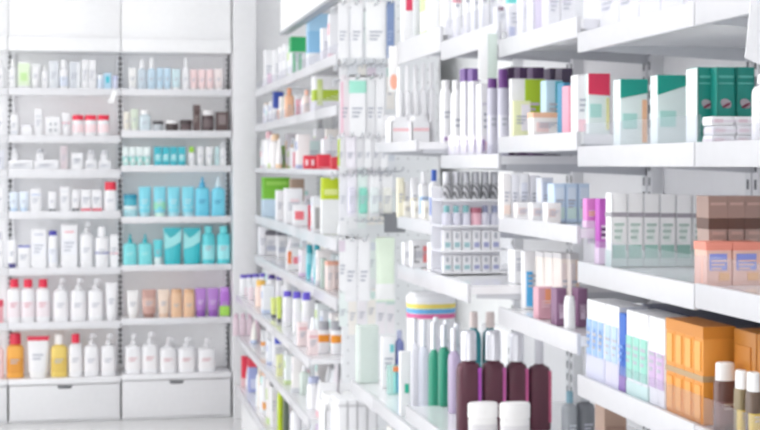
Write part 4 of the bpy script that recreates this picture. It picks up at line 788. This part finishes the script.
def fill(key, i, x, hmin, hmax, d=.06, wmin=.05, wmax=.09, seed=0, tubes=True):
    rnd = random.Random(seed); place, zz, y0, y1 = BAY[key]; z, xf = zz[i]
    pl = "on the far aisle bays' %s shelf" % (['top', 'second', 'third', 'fourth', 'fifth', 'sixth', 'seventh', 'lowest'][i]) if place == 'far aisle shelving' else "on the %s's %s shelf" % (place, ['top', 'second', 'third', 'fourth', 'fifth', 'sixth', 'lowest'][i])
    y = y0 + .03
    while y < y1 - .07:
        n = rnd.choice((1, 2, 2, 3)); w = rnd.uniform(wmin, wmax); h = rnd.uniform(hmin, hmax); c = rnd.choice(PALE); a = rnd.choice(ACC); kd = rnd.choice(('carton', 'carton', 'carton', 'bottle', 'tube')) if tubes else 'carton'
        for k in range(n):
            if y + w > y1 - .02: break
            bx = (x, x + d, y, y + w, z, z + h)
            pa, pb = [CX + F * math.tan(math.atan((x + d / 2) / q) - YAW) for q in (y + w, y)]; dp = depth(x, y); ta = HZ - (z + h - CAMZ) * F / dp; tb = HZ - (z - CAMZ) * F / dp
            if any(s[0] + 1 < pb and s[1] - 1 > pa and s[2] + 2 < tb and s[3] - 2 > ta and s[4] > y for s in SCR): continue
            if not any(b[0] < bx[1] + .004 and b[1] > bx[0] - .004 and b[2] < bx[3] + .004 and b[3] > bx[2] - .004 and b[4] < bx[5] + .002 and b[5] > bx[4] - .002 for b in BOXES):
                r = empty(kd, (x + d / 2, y + w / 2, z + .0008), -math.pi / 2)
                if kd == 'carton': carton(r, w * .96, d, h, col=c, panels=((.1, .9, .55, .8, a),), bands=((.0, .14, a),), pr=False); lk = '%s carton with %s panel' % (CN[c], AN[a])
                elif kd == 'bottle': bottle(r, w * .9, min(d, w) * .9, h, col=c, cap=a, capf=.18, capw=.6, label=c, pr=False); lk = '%s bottle with %s cap' % (CN[c], AN[a])
                else: tube(r, w * .94, d * .7, h, col=c, cap=a, capf=.16, pr=False); lk = '%s tube with %s cap' % (CN[c], AN[a])
                ITEMS.append((r, lk, pl, CX + F * math.tan(math.atan((x + d / 2) / (y + w / 2)) - YAW), kd)); BOXES.append(bx)
            y += w + .003
        y += rnd.uniform(.0, .03)
sd = 0
for key in 'HIJKL':
    for i, (hm, hx) in enumerate(((.12, .2), (.08, .13), (.12, .22), (.1, .17), (.1, .16), (.11, .18), (.12, .17), (.14, .22))):
        sd += 1; xf = XF if i < 5 else .85
        fill(key, i, xf + .025, hm, hx, seed=sd); fill(key, i, xf + .15, hm * .9, hx, seed=sd + 100)
for key, i, hm, hx in (('D', 4, .14, .2), ('E', 5, .14, .22), ('C', 5, .14, .2), ('E', 0, .12, .2)):
    sd += 1; fill(key, i, BAY[key][1][i][1] + .03, hm, hx, seed=sd)
# sign blade standing out of the shelf edge between the mouthwash and lime-carton bays
sg = empty('shelf_sign', (XF - .012, 3.44, CAMZ + .26))
zt_, zb2 = zpy(32, 3.44, 487) - CAMZ - .26, zpy(80, 3.44, 487) - CAMZ - .26
xa_, xb_, xc_ = bX(478, 3.44) - XF + .012, bX(487.5, 3.44) - XF + .012, bX(497, 3.44) - XF + .012
ob('sign_face', box_mesh(xa_, xb_, -.004, .0, zb2, zt_, .001), mat('fafafa'), sg)
ob('sign_back', box_mesh(xb_, xc_, -.003, .0, zb2 + .004, zt_ - .004, .001), mat('cfdcd4', .3), sg)
ob('sign_clip', box_mesh(-.002, .0065, .0, .02, .04, .06), mat('d8dade'), sg)
sg['label'] = 'upright white and grey-green sign blade clipped to the shelf edge'; sg['category'] = 'shelf sign'
# white flag with a coral spot at the far end of the white-tub bay
tf = empty('price_flag', (.945, 4.652, CAMZ + .35))
fa0, fa1 = bX(388.5, 4.652) - .945, bX(399, 4.652) - .945
t0, t1 = zpy(46, 4.652, 394) - CAMZ - .35, zpy(92, 4.652, 394) - CAMZ - .35
ob('flag_card', box_mesh(fa0, fa1, -.002, .0, t1, t0, .0008), mat('f6f5f4'), tf)
ob('coral_spot', loft_mesh((0.0, (fa1 - fa0) * .36, .024, 2), (.0012, (fa1 - fa0) * .36, .024, 2)), mat('f6b49c'), tf, ((fa0 + fa1) / 2, -.002, t1 + .032)).rotation_euler = (math.pi / 2, 0, 0)
tf['label'] = 'white flag card with a coral spot at the end of the white-tub bay'; tf['category'] = 'price tag'
# white price flag at the right picture edge
pf = empty('price_flag', (XF - .02, 2.02, CAMZ + .25))
fx0, fx1 = bX(745, 2.02) - XF + .02, .0135
ob('flag_card', prism_mesh(((fx0, zpy(58, 2.02, 750) - CAMZ - .25), (fx1, zpy(66, 2.02, 760) - CAMZ - .25), (fx1, .02), (fx0 + .012, .02)), -.001, .001), mat('f4f4f7'), pf)
ob('flag_clip', box_mesh(.0, .0145, .001, .02, .0, .02), mat('dcdce0'), pf)
pf['label'] = 'white price flag hanging from the shelf at the picture edge'; pf['category'] = 'price tag'
# ------------------------------------------------------------------ labels
groups = {}
for it in ITEMS: groups.setdefault((it[1], it[2]), []).append(it)
kinds = {}
for it in ITEMS: kinds.setdefault((it[4], it[2]), []).append(it)
ON = ['first', 'second', 'third', 'fourth', 'fifth', 'sixth', 'seventh', 'eighth', 'ninth', 'tenth', 'eleventh', 'twelfth']
for (look, place), lst in groups.items():
    lst.sort(key=lambda t: t[3])
    for k, (r, _, _, _, kind) in enumerate(lst):
        if len(lst) == 1: lab = '%s %s' % (look, place)
        elif len(lst) == 2: lab = '%s %s, %s of two' % (look, place, ('left', 'right')[k])
        else: lab = '%s %s, %s from left' % (look, place, ON[k]) if k else '%s %s, leftmost' % (look, place)
        r['label'] = lab; r['category'] = CATS[kind]
        if len(lab.split()) > 16: print('LONG', len(lab.split()), lab)
for (kind, place), lst in kinds.items():
    if len(lst) > 1:
        for it in lst: it[0]['group'] = '%s %s' % (PLUR[kind], place)
seen = {}
for it in ITEMS:
    l = it[0]['label']
    if l in seen: print('DUP', l)
    seen[l] = 1
print('ITEMS', len(ITEMS), 'OBJECTS', len(bpy.data.objects))
for it, b in zip(ITEMS, BOXES):
    if it[3] > 232 and not ((1.66 <= b[2] and b[3] <= 8.87) and b[0] > .84): print('OUT', it[1], it[2], [round(v, 2) for v in b[:4]])
# ------------------------------------------------------------------ light and camera
w = bpy.data.worlds.new('world'); bpy.context.scene.world = w; w.use_nodes = True
nt = w.node_tree; bg = nt.nodes['Background']; bg.inputs['Color'].default_value = (.985, .99, 1, 1); bg.inputs['Strength'].default_value = 4.2
cam = bpy.data.cameras.new('camera'); co = bpy.data.objects.new('camera', cam); C.objects.link(co)
co.location = (0, 0, CAMZ); co.rotation_euler = (math.pi / 2, 0, -YAW)
cam.sensor_width = 36; cam.lens = 36 * F / 760; cam.shift_y = -(215 - HZ) / 760; cam.clip_start = .05; cam.clip_end = 60
cam.dof.use_dof = True; cam.dof.focus_distance = 1.0; cam.dof.aperture_fstop = 36 * F / 760 / 1000 / .0026
sc = bpy.context.scene; sc.camera = co
sc.view_settings.view_transform = 'Standard'; sc.view_settings.look = 'None'; sc.view_settings.exposure = -0.82; sc.view_settings.gamma = 1
sc.cycles.max_bounces = 10; sc.cycles.diffuse_bounces = 10; sc.cycles.transparent_max_bounces = 16; sc.cycles.use_denoising = True; sc.cycles.sample_clamp_indirect = 8
